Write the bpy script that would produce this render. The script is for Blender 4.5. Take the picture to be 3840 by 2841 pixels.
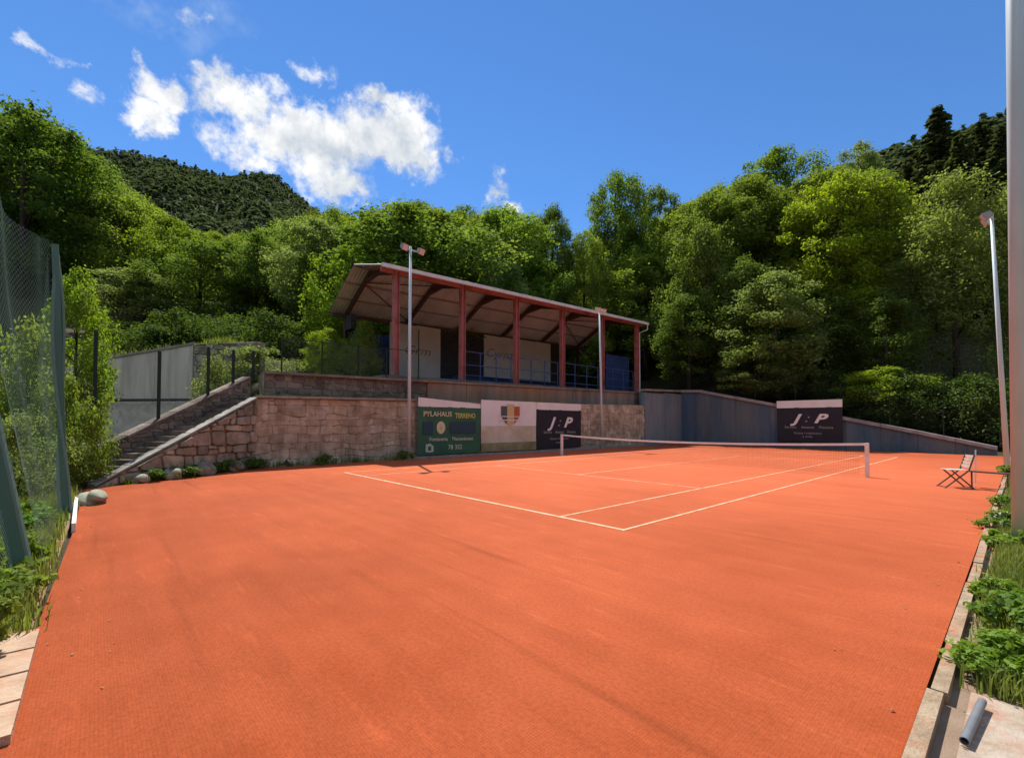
import bpy, math, random
import numpy as np
from mathutils import Matrix, Vector

# ------------------------------------------------------------------ camera, sky, sun, exposure
for o in list(bpy.data.objects):
    bpy.data.objects.remove(o)
scene = bpy.context.scene
COL = scene.collection

CAM = np.array([4.19, -6.14, 1.68])
FPX = 1727.19                     # focal length in photo pixels (3840 wide)
KV = 1.7197                       # working pixel grid: 2233 wide
_y, _p, _r = np.radians([-47.9, 1.3, 0.18])
FW = np.array([math.sin(_y)*math.cos(_p), math.cos(_y)*math.cos(_p), math.sin(_p)])
RT0 = np.array([math.cos(_y), -math.sin(_y), 0.0])
UP0 = np.cross(RT0, FW)
RT = RT0*math.cos(_r) + UP0*math.sin(_r)
UP = -RT0*math.sin(_r) + UP0*math.cos(_r)

cam_data = bpy.data.cameras.new('camera')
cam = bpy.data.objects.new('camera', cam_data)
COL.objects.link(cam)
cam.matrix_world = Matrix(((RT[0], UP[0], -FW[0], CAM[0]), (RT[1], UP[1], -FW[1], CAM[1]),
                           (RT[2], UP[2], -FW[2], CAM[2]), (0, 0, 0, 1)))
cam_data.sensor_width = 36.0
cam_data.lens = FPX/3840*36
cam_data.shift_y = 124/3840
cam_data.clip_start = 0.05
cam_data.clip_end = 6000
scene.camera = cam

SUN = np.array([-0.53, 0.21, 1.0]); SUN = SUN/np.linalg.norm(SUN)
SUN_EL = math.asin(SUN[2])
SUN_AZ = math.atan2(SUN[0], SUN[1])          # clockwise from +Y

world = bpy.data.worlds.new('World'); scene.world = world; world.use_nodes = True
wn, wl = world.node_tree.nodes, world.node_tree.links
wn.clear()
SKY_STRENGTH = 0.118

def ray(x, y):
    return FW + RT*(x*KV-1920)/FPX - UP*(y*KV-1420.5-124)/FPX
def at(x, y, depth):
    return CAM + ray(x, y)*depth
def ground_pt(x, y, z=0.0):
    d = ray(x, y); return CAM + d*((z-CAM[2])/d[2])
def on_x(x, y, X):
    d = ray(x, y); return CAM + d*((X-CAM[0])/d[0])
def to_px(p):
    d = np.asarray(p, float)-CAM; z = d@FW
    return (1920+FPX*(d@RT)/z)/KV, (1420.5+124-FPX*(d@UP)/z)/KV
def azel(x, y):
    d = ray(x, y)
    return math.atan2(d[0], d[1]), math.atan2(d[2], math.hypot(d[0], d[1]))

def build_world():
    out = wn.new('ShaderNodeOutputWorld'); bg = wn.new('ShaderNodeBackground')
    sky = wn.new('ShaderNodeTexSky'); sky.sky_type = 'NISHITA'; sky.sun_disc = False
    sky.sun_elevation = SUN_EL; sky.sun_rotation = SUN_AZ
    sky.altitude = 2200; sky.air_density = 1.1; sky.dust_density = 0.0; sky.ozone_density = 8.0
    tc = wn.new('ShaderNodeTexCoord')
    sep = wn.new('ShaderNodeSeparateXYZ'); wl.new(tc.outputs['Generated'], sep.inputs[0])
    def M(op, a, b=None, c=None, clamp=False):
        n = wn.new('ShaderNodeMath'); n.operation = op; n.use_clamp = clamp
        for i, v in enumerate((a, b, c)):
            if v is None: continue
            if isinstance(v, (int, float)): n.inputs[i].default_value = v
            else: wl.new(v, n.inputs[i])
        return n.outputs[0]
    az = M('ARCTAN2', sep.outputs[0], sep.outputs[1]); el = M('ARCSINE', sep.outputs[2])
    comb = wn.new('ShaderNodeCombineXYZ')
    wl.new(M('MULTIPLY', az, M('COSINE', el)), comb.inputs[0]); wl.new(el, comb.inputs[1])
    def noise(scale, detail, off=(0, 0, 0), rough=0.6, src=None):
        mp = wn.new('ShaderNodeMapping'); mp.inputs['Location'].default_value = off
        wl.new(src or tc.outputs['Generated'], mp.inputs['Vector'])
        n = wn.new('ShaderNodeTexNoise'); n.inputs['Scale'].default_value = scale
        n.inputs['Detail'].default_value = detail; n.inputs['Roughness'].default_value = rough
        wl.new(mp.outputs[0], n.inputs['Vector']); return n.outputs[0]
    wa = noise(15.0, 5, (4.4, 9.1, 3), 0.65); we = noise(15.0, 5, (1.9, 3.3, 7), 0.65)
    az0, el0 = az, el
    az = M('ADD', az, M('MULTIPLY', M('SUBTRACT', wa, 0.5), 0.12)); el = M('ADD', el, M('MULTIPLY', M('SUBTRACT', we, 0.5), 0.10))
    def blobs(lst):
        acc = None
        for (x, y, rx, ry, w) in lst:
            a0, e0 = azel(x, y); a1, _ = azel(x+rx, y); _, e1 = azel(x, y-ry)
            ra, re = abs(a1-a0), abs(e1-e0)
            da = M('MULTIPLY', M('SUBTRACT', az, a0), 1/ra); de = M('MULTIPLY', M('SUBTRACT', el, e0), 1/re)
            r2 = M('ADD', M('MULTIPLY', da, da), M('MULTIPLY', de, de))
            g = M('MULTIPLY', M('SUBTRACT', 1.0, M('SQRT', r2)), w)
            acc = g if acc is None else M('MAXIMUM', acc, g)
        return acc
    big = blobs([(530, 230, 130, 85, 1.25), (600, 300, 160, 85, 1.3), (700, 320, 180, 100, 1.4), (830, 300, 140, 95, 1.3), (845, 228, 85, 60, 1.15),
                 (880, 335, 100, 70, 1.2), (740, 400, 120, 65, 1.2), (470, 210, 60, 45, .8), (555, 350, 80, 40, .8), (650, 250, 90, 50, .9),
                 (345, 190, 75, 60, 1), (320, 240, 80, 50, 1), (275, 265, 50, 35, .8),
                 (690, 148, 60, 32, .55), (90, 106, 60, 26, .5), (150, 126, 60, 20, .42), (195, 200, 50, 28, .36),
                 (1088, 412, 38, 42, .62), (1118, 452, 30, 22, .7), (980, 355, 26, 26, .45), (450, 62, 34, 18, .2), (590, 178, 60, 24, .5), (470, 165, 60, 24, .5)])
    n1 = noise(11.0, 7, (3.1, 1.7, 0), 0.62); n2 = noise(38.0, 4, (8.2, 2.2, 1), 0.65)
    fld = M('ADD', big, M('ADD', M('MULTIPLY', M('SUBTRACT', n1, 0.5), 2.3), M('MULTIPLY', M('SUBTRACT', n2, 0.5), 0.8)))
    mr = wn.new('ShaderNodeMapRange'); mr.interpolation_type = 'SMOOTHSTEP'
    mr.inputs[1].default_value = 0.06; mr.inputs[2].default_value = 0.80
    wl.new(fld, mr.inputs[0])
    # keep noise from making clouds far away from the blobs
    gate = wn.new('ShaderNodeMapRange'); gate.inputs[1].default_value = -0.3; gate.inputs[2].default_value = 0.02
    wl.new(big, gate.inputs[0])
    mask = M('MULTIPLY', mr.outputs[0], gate.outputs[0])
    # added cumulus out of view, denser and brighter than in view, for neutral fill
    sx = wn.new('ShaderNodeVectorMath'); sx.operation = 'DOT_PRODUCT'; sx.inputs[1].default_value = tuple(RT*0+np.array([math.sin(_y), math.cos(_y), 0.35])/math.hypot(1, .35)); wl.new(tc.outputs['Generated'], sx.inputs[0])
    away = wn.new('ShaderNodeMapRange'); away.inputs[1].default_value = 0.55; away.inputs[2].default_value = 0.40; wl.new(sx.outputs['Value'], away.inputs[0])
    m3 = wn.new('ShaderNodeMapping'); m3.inputs['Scale'].default_value = (1, 1, 1.8); wl.new(tc.outputs['Generated'], m3.inputs['Vector'])
    n3 = noise(2.6, 4, (2.2, 7.1, 0.4), 0.6, m3.outputs[0])
    mr3 = wn.new('ShaderNodeMapRange'); mr3.interpolation_type = 'SMOOTHSTEP'; mr3.inputs[1].default_value = 0.47; mr3.inputs[2].default_value = 0.60; wl.new(n3, mr3.inputs[0])
    # thin veil high up
    veil = blobs([(340, 40, 170, 70, 1), (450, 30, 130, 60, .8)])
    wv = noise(9.0, 5, (1.3, 5.5, 2), 0.65)
    veilm = M('MULTIPLY', M('MULTIPLY', M('MAXIMUM', veil, 0.0), M('MAXIMUM', M('SUBTRACT', wv, 0.42), 0.0)), 2.6, clamp=True)
    # shading inside the cloud: thick parts greyer
    s1 = noise(11.0, 6, (3.1, 1.7, 0.035), 0.55); s2 = noise(7.0, 4, (5.7, 0.3, 4), 0.5)
    relief = M('SUBTRACT', s1, n1)
    shade = M('ADD', M('MULTIPLY', relief, -2.6), M('MULTIPLY', M('SUBTRACT', s2, 0.5), -2.2))
    mr2 = wn.new('ShaderNodeMapRange'); mr2.inputs[1].default_value = -0.40; mr2.inputs[2].default_value = 0.32
    wl.new(shade, mr2.inputs[0])
    ramp = wn.new('ShaderNodeMixRGB'); ramp.inputs[1].default_value = (3.3, 3.65, 4.1, 1); ramp.inputs[2].default_value = (5.7, 5.75, 5.75, 1)
    wl.new(mr2.outputs[0], ramp.inputs[0])
    mix = wn.new('ShaderNodeMixRGB'); hsv = wn.new('ShaderNodeHueSaturation'); hsv.inputs['Saturation'].default_value = 1.10; wl.new(sky.outputs[0], hsv.inputs['Color'])
    wl.new(mask, mix.inputs[0]); wl.new(hsv.outputs[0], mix.inputs[1]); wl.new(ramp.outputs[0], mix.inputs[2])
    mix2 = wn.new('ShaderNodeMixRGB'); mix2.inputs[2].default_value = (3.4, 4.0, 5.0, 1)
    wl.new(veilm, mix2.inputs[0]); wl.new(mix.outputs[0], mix2.inputs[1])
    wl.new(mix2.outputs[0], bg.inputs['Color']); bg.inputs['Strength'].default_value = SKY_STRENGTH
    bg2 = wn.new('ShaderNodeBackground'); bg2.inputs['Strength'].default_value = SKY_STRENGTH
    mixb = wn.new('ShaderNodeMixRGB'); mixb.inputs[2].default_value = (6.6, 6.8, 7.0, 1)
    wl.new(M('MULTIPLY', mr3.outputs[0], away.outputs[0]), mixb.inputs[0]); wl.new(hsv.outputs[0], mixb.inputs[1]); wl.new(mixb.outputs[0], bg2.inputs['Color'])
    # the detailed cloud bank is only evaluated in its own part of the sky
    cd = ray(520, 240); cd = cd/np.linalg.norm(cd)
    dp = wn.new('ShaderNodeVectorMath'); dp.operation = 'DOT_PRODUCT'; dp.inputs[1].default_value = tuple(cd); wl.new(tc.outputs['Generated'], dp.inputs[0])
    sh = wn.new('ShaderNodeMixShader'); wl.new(M('GREATER_THAN', dp.outputs['Value'], 0.84), sh.inputs[0])
    wl.new(bg2.outputs[0], sh.inputs[1]); wl.new(bg.outputs[0], sh.inputs[2]); wl.new(sh.outputs[0], out.inputs['Surface'])
build_world()

sun_data = bpy.data.lights.new('sun', 'SUN'); sun_data.energy = 4.2; sun_data.angle = math.radians(0.53)
sun_data.color = (1.0, 0.95, 0.86)
sun = bpy.data.objects.new('sun', sun_data); COL.objects.link(sun)
sun.rotation_euler = Vector(SUN).to_track_quat('Z', 'Y').to_euler()
sun.location = (0, 0, 60)

scene.view_settings.view_transform = 'Standard'
scene.view_settings.look = 'None'
scene.view_settings.gamma = 1.0
scene.view_settings.exposure = 0.6
scene.view_settings.use_curve_mapping = False

scene.cycles.max_bounces = 4; scene.cycles.diffuse_bounces = 3; scene.cycles.glossy_bounces = 2
scene.cycles.transmission_bounces = 3; scene.cycles.transparent_max_bounces = 4
# ------------------------------------------------------------------ helpers
rng = np.random.default_rng(7)
random.seed(7)

class MB:
    def __init__(s): s.v = []; s.f = []
    def quad(s, a, b, c, d):
        n = len(s.v); s.v += [tuple(a), tuple(b), tuple(c), tuple(d)]; s.f.append((n, n+1, n+2, n+3)); return s
    def box(s, x0, x1, y0, y1, z0, z1):
        n = len(s.v)
        s.v += [(x0,y0,z0),(x1,y0,z0),(x1,y1,z0),(x0,y1,z0),(x0,y0,z1),(x1,y0,z1),(x1,y1,z1),(x0,y1,z1)]
        for q in ((0,3,2,1),(4,5,6,7),(0,1,5,4),(1,2,6,5),(2,3,7,6),(3,0,4,7)): s.f.append(tuple(n+i for i in q))
        return s
    def hexa(s, P):   # 8 points: bottom 4 (ccw from above), top 4
        n = len(s.v); s.v += [tuple(map(float, p)) for p in P]
        for q in ((0,3,2,1),(4,5,6,7),(0,1,5,4),(1,2,6,5),(2,3,7,6),(3,0,4,7)): s.f.append(tuple(n+i for i in q))
        return s
    def bar(s, a, b, w, h, up=(0,0,1)):   # rectangular bar from a to b
        a = np.array(a, float); b = np.array(b, float); d = b-a; d /= np.linalg.norm(d)
        u = np.array(up, float)
        if abs(d@u) > 0.98: u = np.array([1.0, 0, 0])
        x = np.cross(d, u); x /= np.linalg.norm(x); u = np.cross(x, d)
        P = []
        for e in (a, b):
            for sx, su in ((-1,-1),(1,-1),(1,1),(-1,1)): P.append(e + x*sx*w/2 + u*su*h/2)
        n = len(s.v); s.v += [tuple(p) for p in P]
        for q in ((0,1,2,3),(7,6,5,4),(0,4,5,1),(1,5,6,2),(2,6,7,3),(3,7,4,0)): s.f.append(tuple(n+i for i in q))
        return s
    def tube(s, pts, rad, seg=10, cap=True):
        pts = [np.array(p, float) for p in pts]
        if not hasattr(rad, '__len__'): rad = [rad]*len(pts)
        n0 = len(s.v); prev = None
        for i, p in enumerate(pts):
            d = pts[min(i+1, len(pts)-1)] - pts[max(i-1, 0)]; d = d/np.linalg.norm(d)
            ref = np.array([0, 0, 1.0]) if abs(d[2]) < 0.9 else np.array([1.0, 0, 0])
            if prev is not None: ref = prev
            x = np.cross(d, ref); x /= np.linalg.norm(x); y = np.cross(x, d); prev = y
            for k in range(seg):
                a = 2*math.pi*k/seg
                s.v.append(tuple(p + (x*math.cos(a)+y*math.sin(a))*rad[i]))
        for i in range(len(pts)-1):
            for k in range(seg):
                a = n0+i*seg+k; b = n0+i*seg+(k+1) % seg
                s.f.append((a, b, b+seg, a+seg))
        if cap:
            s.f.append(tuple(n0+k for k in range(seg))[::-1]); m = n0+(len(pts)-1)*seg
            s.f.append(tuple(m+k for k in range(seg)))
        return s
    def build(s, name, mat, parent=None, smooth=False, kind=None):
        v = np.array(s.v, float)
        if parent is not None:
            q = parent
            while q is not None: v = v - np.array(q.location); q = q.parent
        me = bpy.data.meshes.new(name); me.from_pydata(v.tolist(), [], s.f)
        if smooth:
            me.polygons.foreach_set('use_smooth', [True]*len(me.polygons))
        me.materials.append(mat)
        o = bpy.data.objects.new(name, me); COL.objects.link(o); o.parent = parent
        if kind: o['kind'] = kind
        return o

def raw_mesh(name, V, quads, mat, smooth=False):
    me = bpy.data.meshes.new(name)
    V = np.asarray(V, np.float32); Q = np.asarray(quads, np.int32)
    me.vertices.add(len(V)); me.vertices.foreach_set('co', V.ravel())
    me.loops.add(Q.size); me.loops.foreach_set('vertex_index', Q.ravel())
    me.polygons.add(len(Q)); me.polygons.foreach_set('loop_start', np.arange(0, Q.size, Q.shape[1], dtype=np.int32))
    me.polygons.foreach_set('loop_total', np.full(len(Q), Q.shape[1], np.int32))
    if smooth: me.polygons.foreach_set('use_smooth', np.ones(len(Q), bool))
    me.update(calc_edges=True); me.validate()
    me.materials.append(mat); return me

def link_obj(name, me, parent=None, loc=None):
    o = bpy.data.objects.new(name, me); COL.objects.link(o); o.parent = parent
    if loc is not None: o.location = loc
    return o
def tag(o, label=None, cat=None, group=None, kind=None):
    if label: o['label'] = label
    if cat: o['category'] = cat
    if group: o['group'] = group
    if kind: o['kind'] = kind
    return o
def thing(name, label, cat, loc=(0, 0, 0), group=None):
    o = bpy.data.objects.new(name, None); COL.objects.link(o); o.location = [float(c) for c in loc]
    o.empty_display_size = 0.3
    return tag(o, label, cat, group)

def material(name, col, rough=0.7, col2=None, scale=6.0, detail=6, bump=0.0, bscale=None, spec=0.3, metal=0.0,
             col3=None, scale3=0.8, stretch=None, objrand=0.0, contrast=(0.35, 0.65), sheen=0.0, streak=0.0):
    m = bpy.data.materials.new(name); m.use_nodes = True
    nt = m.node_tree; N, L = nt.nodes, nt.links; b = N['Principled BSDF']
    b.inputs['Roughness'].default_value = rough; b.inputs['Metallic'].default_value = metal
    b.inputs['Specular IOR Level'].default_value = spec
    if sheen: b.inputs['Sheen Weight'].default_value = sheen; b.inputs['Sheen Roughness'].default_value = 0.5
    geo = N.new('ShaderNodeNewGeometry'); mp = N.new('ShaderNodeMapping')
    L.new(geo.outputs['Position'], mp.inputs['Vector'])
    if stretch: mp.inputs['Scale'].default_value = stretch
    def nz(sc, det, rg=0.6):
        n = N.new('ShaderNodeTexNoise'); n.inputs['Scale'].default_value = sc; n.inputs['Detail'].default_value = det
        n.inputs['Roughness'].default_value = rg; L.new(mp.outputs[0], n.inputs['Vector']); return n
    out = None
    if col2:
        n = nz(scale, detail); mr = N.new('ShaderNodeMapRange')
        mr.inputs[1].default_value, mr.inputs[2].default_value = contrast; L.new(n.outputs[0], mr.inputs[0])
        mx = N.new('ShaderNodeMixRGB'); mx.inputs[1].default_value = (*col, 1); mx.inputs[2].default_value = (*col2, 1)
        L.new(mr.outputs[0], mx.inputs[0]); out = mx.outputs[0]
    if col3:
        n = nz(scale3, 5); mr = N.new('ShaderNodeMapRange'); mr.inputs[1].default_value = 0.5; mr.inputs[2].default_value = 0.68
        L.new(n.outputs[0], mr.inputs[0])
        mx = N.new('ShaderNodeMixRGB'); mx.inputs[2].default_value = (*col3, 1)
        if out: L.new(out, mx.inputs[1])
        else: mx.inputs[1].default_value = (*col, 1)
        L.new(mr.outputs[0], mx.inputs[0]); out = mx.outputs[0]
    if streak and out:
        mp2 = N.new('ShaderNodeMapping'); mp2.inputs['Scale'].default_value = (2.2, 2.2, 0.16); L.new(geo.outputs['Position'], mp2.inputs['Vector'])
        n = N.new('ShaderNodeTexNoise'); n.inputs['Scale'].default_value = 1.3; n.inputs['Detail'].default_value = 7; n.inputs['Roughness'].default_value = 0.7; L.new(mp2.outputs[0], n.inputs['Vector'])
        mr = N.new('ShaderNodeMapRange'); mr.inputs[1].default_value = 0.46; mr.inputs[2].default_value = 0.68; mr.inputs[3].default_value = 1.0; mr.inputs[4].default_value = 1-streak; L.new(n.outputs[0], mr.inputs[0])
        mx = N.new('ShaderNodeMixRGB'); mx.blend_type = 'MULTIPLY'; mx.inputs[0].default_value = 1; L.new(out, mx.inputs[1]); L.new(mr.outputs[0], mx.inputs[2]); out = mx.outputs[0]
    if objrand:
        oi = N.new('ShaderNodeObjectInfo'); hs = N.new('ShaderNodeHueSaturation')
        mr = N.new('ShaderNodeMapRange'); mr.inputs[3].default_value = 1-objrand; mr.inputs[4].default_value = 1+objrand
        L.new(oi.outputs['Random'], mr.inputs[0]); L.new(mr.outputs[0], hs.inputs['Value'])
        if out: L.new(out, hs.inputs['Color'])
        else: hs.inputs['Color'].default_value = (*col, 1)
        out = hs.outputs[0]
    if out: L.new(out, b.inputs['Base Color'])
    else: b.inputs['Base Color'].default_value = (*col, 1)
    if bump:
        n = nz(bscale or scale*4, 6); bp = N.new('ShaderNodeBump'); bp.inputs['Strength'].default_value = bump; bp.inputs['Distance'].default_value = 0.03
        L.new(n.outputs[0], bp.inputs['Height']); L.new(bp.outputs[0], b.inputs['Normal'])
    return m

def leaf_material(name, dark, light, transl=0.45):
    m = bpy.data.materials.new(name); m.use_nodes = True; nt = m.node_tree; N, L = nt.nodes, nt.links
    N.clear(); out = N.new('ShaderNodeOutputMaterial')
    geo = N.new('ShaderNodeNewGeometry'); oi = N.new('ShaderNodeObjectInfo')
    ns = N.new('ShaderNodeTexNoise'); ns.inputs['Scale'].default_value = 0.55; ns.inputs['Detail'].default_value = 2
    L.new(geo.outputs['Position'], ns.inputs['Vector'])
    ad = N.new('ShaderNodeMath'); ad.operation = 'MULTIPLY_ADD'; ad.inputs[1].default_value = 0.55
    sb = N.new('ShaderNodeMath'); sb.operation = 'SUBTRACT'; sb.inputs[1].default_value = 0.25
    L.new(ns.outputs[0], sb.inputs[0]); L.new(geo.outputs['Random Per Island'], ad.inputs[0]); L.new(sb.outputs[0], ad.inputs[2])
    mx = N.new('ShaderNodeMixRGB'); mx.inputs[1].default_value = (*dark, 1); mx.inputs[2].default_value = (*light, 1)
    L.new(ad.outputs[0], mx.inputs[0])
    tint = N.new('ShaderNodeMixRGB'); tint.blend_type = 'MULTIPLY'; tint.inputs[0].default_value = 1
    L.new(mx.outputs[0], tint.inputs[1]); L.new(oi.outputs['Color'], tint.inputs[2])
    df = N.new('ShaderNodeBsdfDiffuse'); tr = N.new('ShaderNodeBsdfTranslucent'); gl = N.new('ShaderNodeBsdfGlossy')
    gl.inputs['Roughness'].default_value = 0.6; gl.inputs['Color'].default_value = (0.75, 0.9, 0.6, 1)
    L.new(tint.outputs[0], df.inputs[0])
    tc = N.new('ShaderNodeMixRGB'); tc.blend_type = 'MULTIPLY'; tc.inputs[0].default_value = 1; tc.inputs[2].default_value = (1.85, 1.8, 0.9, 1)
    L.new(tint.outputs[0], tc.inputs[1]); L.new(tc.outputs[0], tr.inputs[0])
    a = N.new('ShaderNodeMixShader'); a.inputs[0].default_value = transl; L.new(df.outputs[0], a.inputs[1]); L.new(tr.outputs[0], a.inputs[2])
    b = N.new('ShaderNodeMixShader'); b.inputs[0].default_value = 0.025; L.new(a.outputs[0], b.inputs[1]); L.new(gl.outputs[0], b.inputs[2])
    L.new(b.outputs[0], out.inputs['Surface'])
    return m

def turf_material():
    m = material('red_turf', (0.285, 0.057, 0.018), 0.9, (0.335, 0.072, 0.025), 1.6, 7, spec=0.12)
    nt = m.node_tree; N, L = nt.nodes, nt.links; b = N['Principled BSDF']
    b.inputs['Specular Tint'].default_value = (1.0, 0.55, 0.38, 1)
    base = b.inputs['Base Color'].links[0].from_socket
    geo = N.new('ShaderNodeNewGeometry')
    def nz(scale, rot, stretch, det=5, loc=(0, 0, 0)):
        mp = N.new('ShaderNodeMapping'); mp.inputs['Rotation'].default_value = (0, 0, rot); mp.inputs['Scale'].default_value = stretch; mp.inputs['Location'].default_value = loc
        L.new(geo.outputs['Position'], mp.inputs['Vector'])
        n = N.new('ShaderNodeTexNoise'); n.inputs['Scale'].default_value = scale; n.inputs['Detail'].default_value = det
        L.new(mp.outputs[0], n.inputs['Vector']); return n.outputs[0]
    # drag-mat streaks, sand drift, seams of the carpet rolls
    def rng_(sock, a, b_, c, d):
        r = N.new('ShaderNodeMapRange'); r.inputs[1].default_value = a; r.inputs[2].default_value = b_; r.inputs[3].default_value = c; r.inputs[4].default_value = d
        L.new(sock, r.inputs[0]); return r.outputs[0]
    def mul(a, c):
        x = N.new('ShaderNodeMixRGB'); x.blend_type = 'MULTIPLY'; x.inputs[0].default_value = 1; L.new(a, x.inputs[1]); L.new(c, x.inputs[2]); return x.outputs[0]
    s1 = rng_(nz(1.9, 0.35, (0.14, 1.6, 1), 7), 0.35, 0.65, 0.95, 1.05)
    s2 = rng_(nz(1.3, -0.9, (0.10, 1.5, 1), 7, (3, 5, 0)), 0.60, 0.76, 1.0, 0.92)
    s3 = rng_(nz(0.22, 0, (1, 1, 1), 4), 0.3, 0.7, 0.90, 1.10)
    s4 = rng_(nz(170.0, 0, (1, 1, 1), 2), 0.25, 0.75, 0.72, 1.26)
    s5 = rng_(nz(34.0, 0, (1, 1, 1), 5, (1, 4, 0)), 0.3, 0.7, 0.86, 1.12)
    s6 = rng_(nz(2.6, 0.95, (0.06, 1.6, 1), 6, (9, 2, 0)), 0.62, 0.74, 1.0, 0.78)
    s7 = rng_(nz(5.5, 0.2, (0.25, 1.5, 1), 6, (4, 1, 0)), 0.60, 0.74, 1.0, 1.22)
    def weave(axis):
        w = N.new('ShaderNodeTexWave'); w.bands_direction = axis; w.inputs['Scale'].default_value = 17.0; w.inputs['Distortion'].default_value = 0.6; w.inputs['Detail'].default_value = 1
        L.new(geo.outputs['Position'], w.inputs['Vector']); return rng_(w.outputs['Fac'], 0, 0.35, 0.90, 1.0)
    s10 = rng_(nz(9.0, 0, (1, 1, 1), 3, (7, 3, 0)), 0.70, 0.78, 1.0, 0.72)
    s8, s9 = weave('X'), weave('Y')
    # grazing-view brightening of the far court, painted into the base colour
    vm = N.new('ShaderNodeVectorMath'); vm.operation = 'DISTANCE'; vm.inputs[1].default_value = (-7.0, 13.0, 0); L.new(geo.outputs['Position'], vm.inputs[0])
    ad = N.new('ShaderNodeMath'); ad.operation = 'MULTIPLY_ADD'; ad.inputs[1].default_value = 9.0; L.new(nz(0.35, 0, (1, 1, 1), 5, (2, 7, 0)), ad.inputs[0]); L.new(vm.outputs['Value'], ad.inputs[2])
    graze_lift = rng_(ad.outputs[0], 12.0, 26.0, 1.0, 0.0)
    mxs = N.new('ShaderNodeMixRGB'); mxs.inputs[2].default_value = (0.56, 0.134, 0.058, 1); L.new(graze_lift, mxs.inputs[0]); L.new(base, mxs.inputs[1])
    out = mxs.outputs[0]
    for q in (s1, s2, s3, s4, s5, s6, s7, s8, s9, s10): out = mul(out, q)
    L.new(out, b.inputs['Base Color'])
    bp = N.new('ShaderNodeBump'); bp.inputs['Strength'].default_value = 0.25; bp.inputs['Distance'].default_value = 0.006
    L.new(nz(120.0, 0, (1, 1, 1), 3), bp.inputs['Height']); L.new(bp.outputs[0], b.inputs['Normal'])
    return m
MAT = {}
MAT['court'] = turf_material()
MAT['line'] = material('court_line_paint', (0.74, 0.47, 0.30), 0.85, (0.52, 0.20, 0.10), 3.2, 8, spec=0.15, contrast=(0.42, 0.75))
MAT['soil'] = material('bare_soil', (0.30, 0.21, 0.15), 0.95, (0.20, 0.14, 0.09), 1.6, 6, bump=0.5, bscale=30, col3=(0.38, 0.15, 0.09), scale3=0.5)
MAT['hill'] = material('forest_floor', (0.035, 0.045, 0.015), 0.95, (0.05, 0.035, 0.02), 0.5, 6, bump=0.8, bscale=3)
MAT['mountain'] = material('mountain_forest', (0.022, 0.034, 0.014), 0.95, (0.045, 0.05, 0.022), 0.02, 8, bump=0.8, bscale=0.2)
MAT['stone'] = material('rubble_stone', (0.46, 0.405, 0.29), 0.9, (0.29, 0.245, 0.175), 3.0, 7, bump=0.7, bscale=12, objrand=0.2, col3=(0.56, 0.52, 0.42), scale3=1.3, streak=0.35)
MAT['stone_dark'] = material('brown_stone', (0.21, 0.17, 0.13), 0.9, (0.12, 0.095, 0.08), 3.5, 6, bump=0.6, bscale=14, objrand=0.35, col3=(0.26, 0.2, 0.17), scale3=1.1)
MAT['stone_grey'] = material('grey_stone', (0.38, 0.36, 0.265), 0.9, (0.19, 0.175, 0.125), 3.5, 6, bump=0.6, bscale=14, objrand=0.35)
MAT['mortar'] = material('mortar', (0.38, 0.345, 0.26), 0.95, (0.24, 0.215, 0.16), 2.5, 6, bump=0.5, bscale=20)
MAT['concrete'] = material('board_concrete', (0.76, 0.70, 0.58), 0.9, (0.58, 0.53, 0.43), 1.1, 8, bump=0.3, bscale=9, stretch=(1, 1, 0.18), col3=(0.62, 0.58, 0.5), scale3=0.9, streak=0.35)
MAT['shotcrete'] = material('rough_concrete', (0.62, 0.58, 0.49), 0.95, (0.42, 0.40, 0.33), 3.0, 8, bump=0.9, bscale=7)
MAT['slab'] = material('stained_slab', (0.26, 0.23, 0.20), 0.9, (0.15, 0.13, 0.115), 1.2, 8, bump=0.3, bscale=12, stretch=(1, 1, 0.5), col3=(0.34, 0.2, 0.1), scale3=0.28, streak=0.22)
MAT['kerb'] = material('kerb_concrete', (0.44, 0.33, 0.22), 0.9, (0.27, 0.19, 0.12), 5, 8, bump=0.8, bscale=30, col3=(0.46, 0.12, 0.05), scale3=2.6)
MAT['pale_kerb'] = material('pale_kerb_concrete', (0.54, 0.39, 0.27), 0.9, (0.40, 0.25, 0.16), 4, 8, bump=0.6, bscale=25, col3=(0.48, 0.22, 0.12), scale3=2.3)
MAT['pale_concrete'] = material('pale_concrete', (0.46, 0.39, 0.31), 0.9, (0.33, 0.24, 0.17), 4, 8, bump=0.7, bscale=25, col3=(0.42, 0.16, 0.08), scale3=1.7)
MAT['bluewall'] = material('blue_painted_render', (0.07, 0.125, 0.175), 0.85, (0.135, 0.165, 0.17), 0.8, 8, bump=0.25, bscale=6, stretch=(1, 1, 0.3), col3=(0.05, 0.11, 0.22), scale3=0.3, streak=0.3)
MAT['bluewall_pale'] = material('pale_blue_render', (0.16, 0.235, 0.285), 0.85, (0.25, 0.28, 0.28), 0.9, 8, bump=0.25, bscale=6, stretch=(1, 1, 0.3), col3=(0.11, 0.17, 0.25), scale3=0.4, streak=0.3)  # paler copy of the blue wall; its lighter shading is in the colour
MAT['coping'] = material('coping_concrete', (0.34, 0.34, 0.33), 0.9, (0.22, 0.22, 0.22), 2, 6, bump=0.3)
MAT['coping_light'] = material('light_coping', (0.36, 0.35, 0.30), 0.9, (0.22, 0.21, 0.18), 2.5, 6, bump=0.4)
MAT['red_steel'] = material('red_painted_steel', (0.46, 0.165, 0.155), 0.55, (0.40, 0.135, 0.13), 2, 5, spec=0.4, col3=(0.30, 0.09, 0.06), scale3=1.4)
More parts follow.
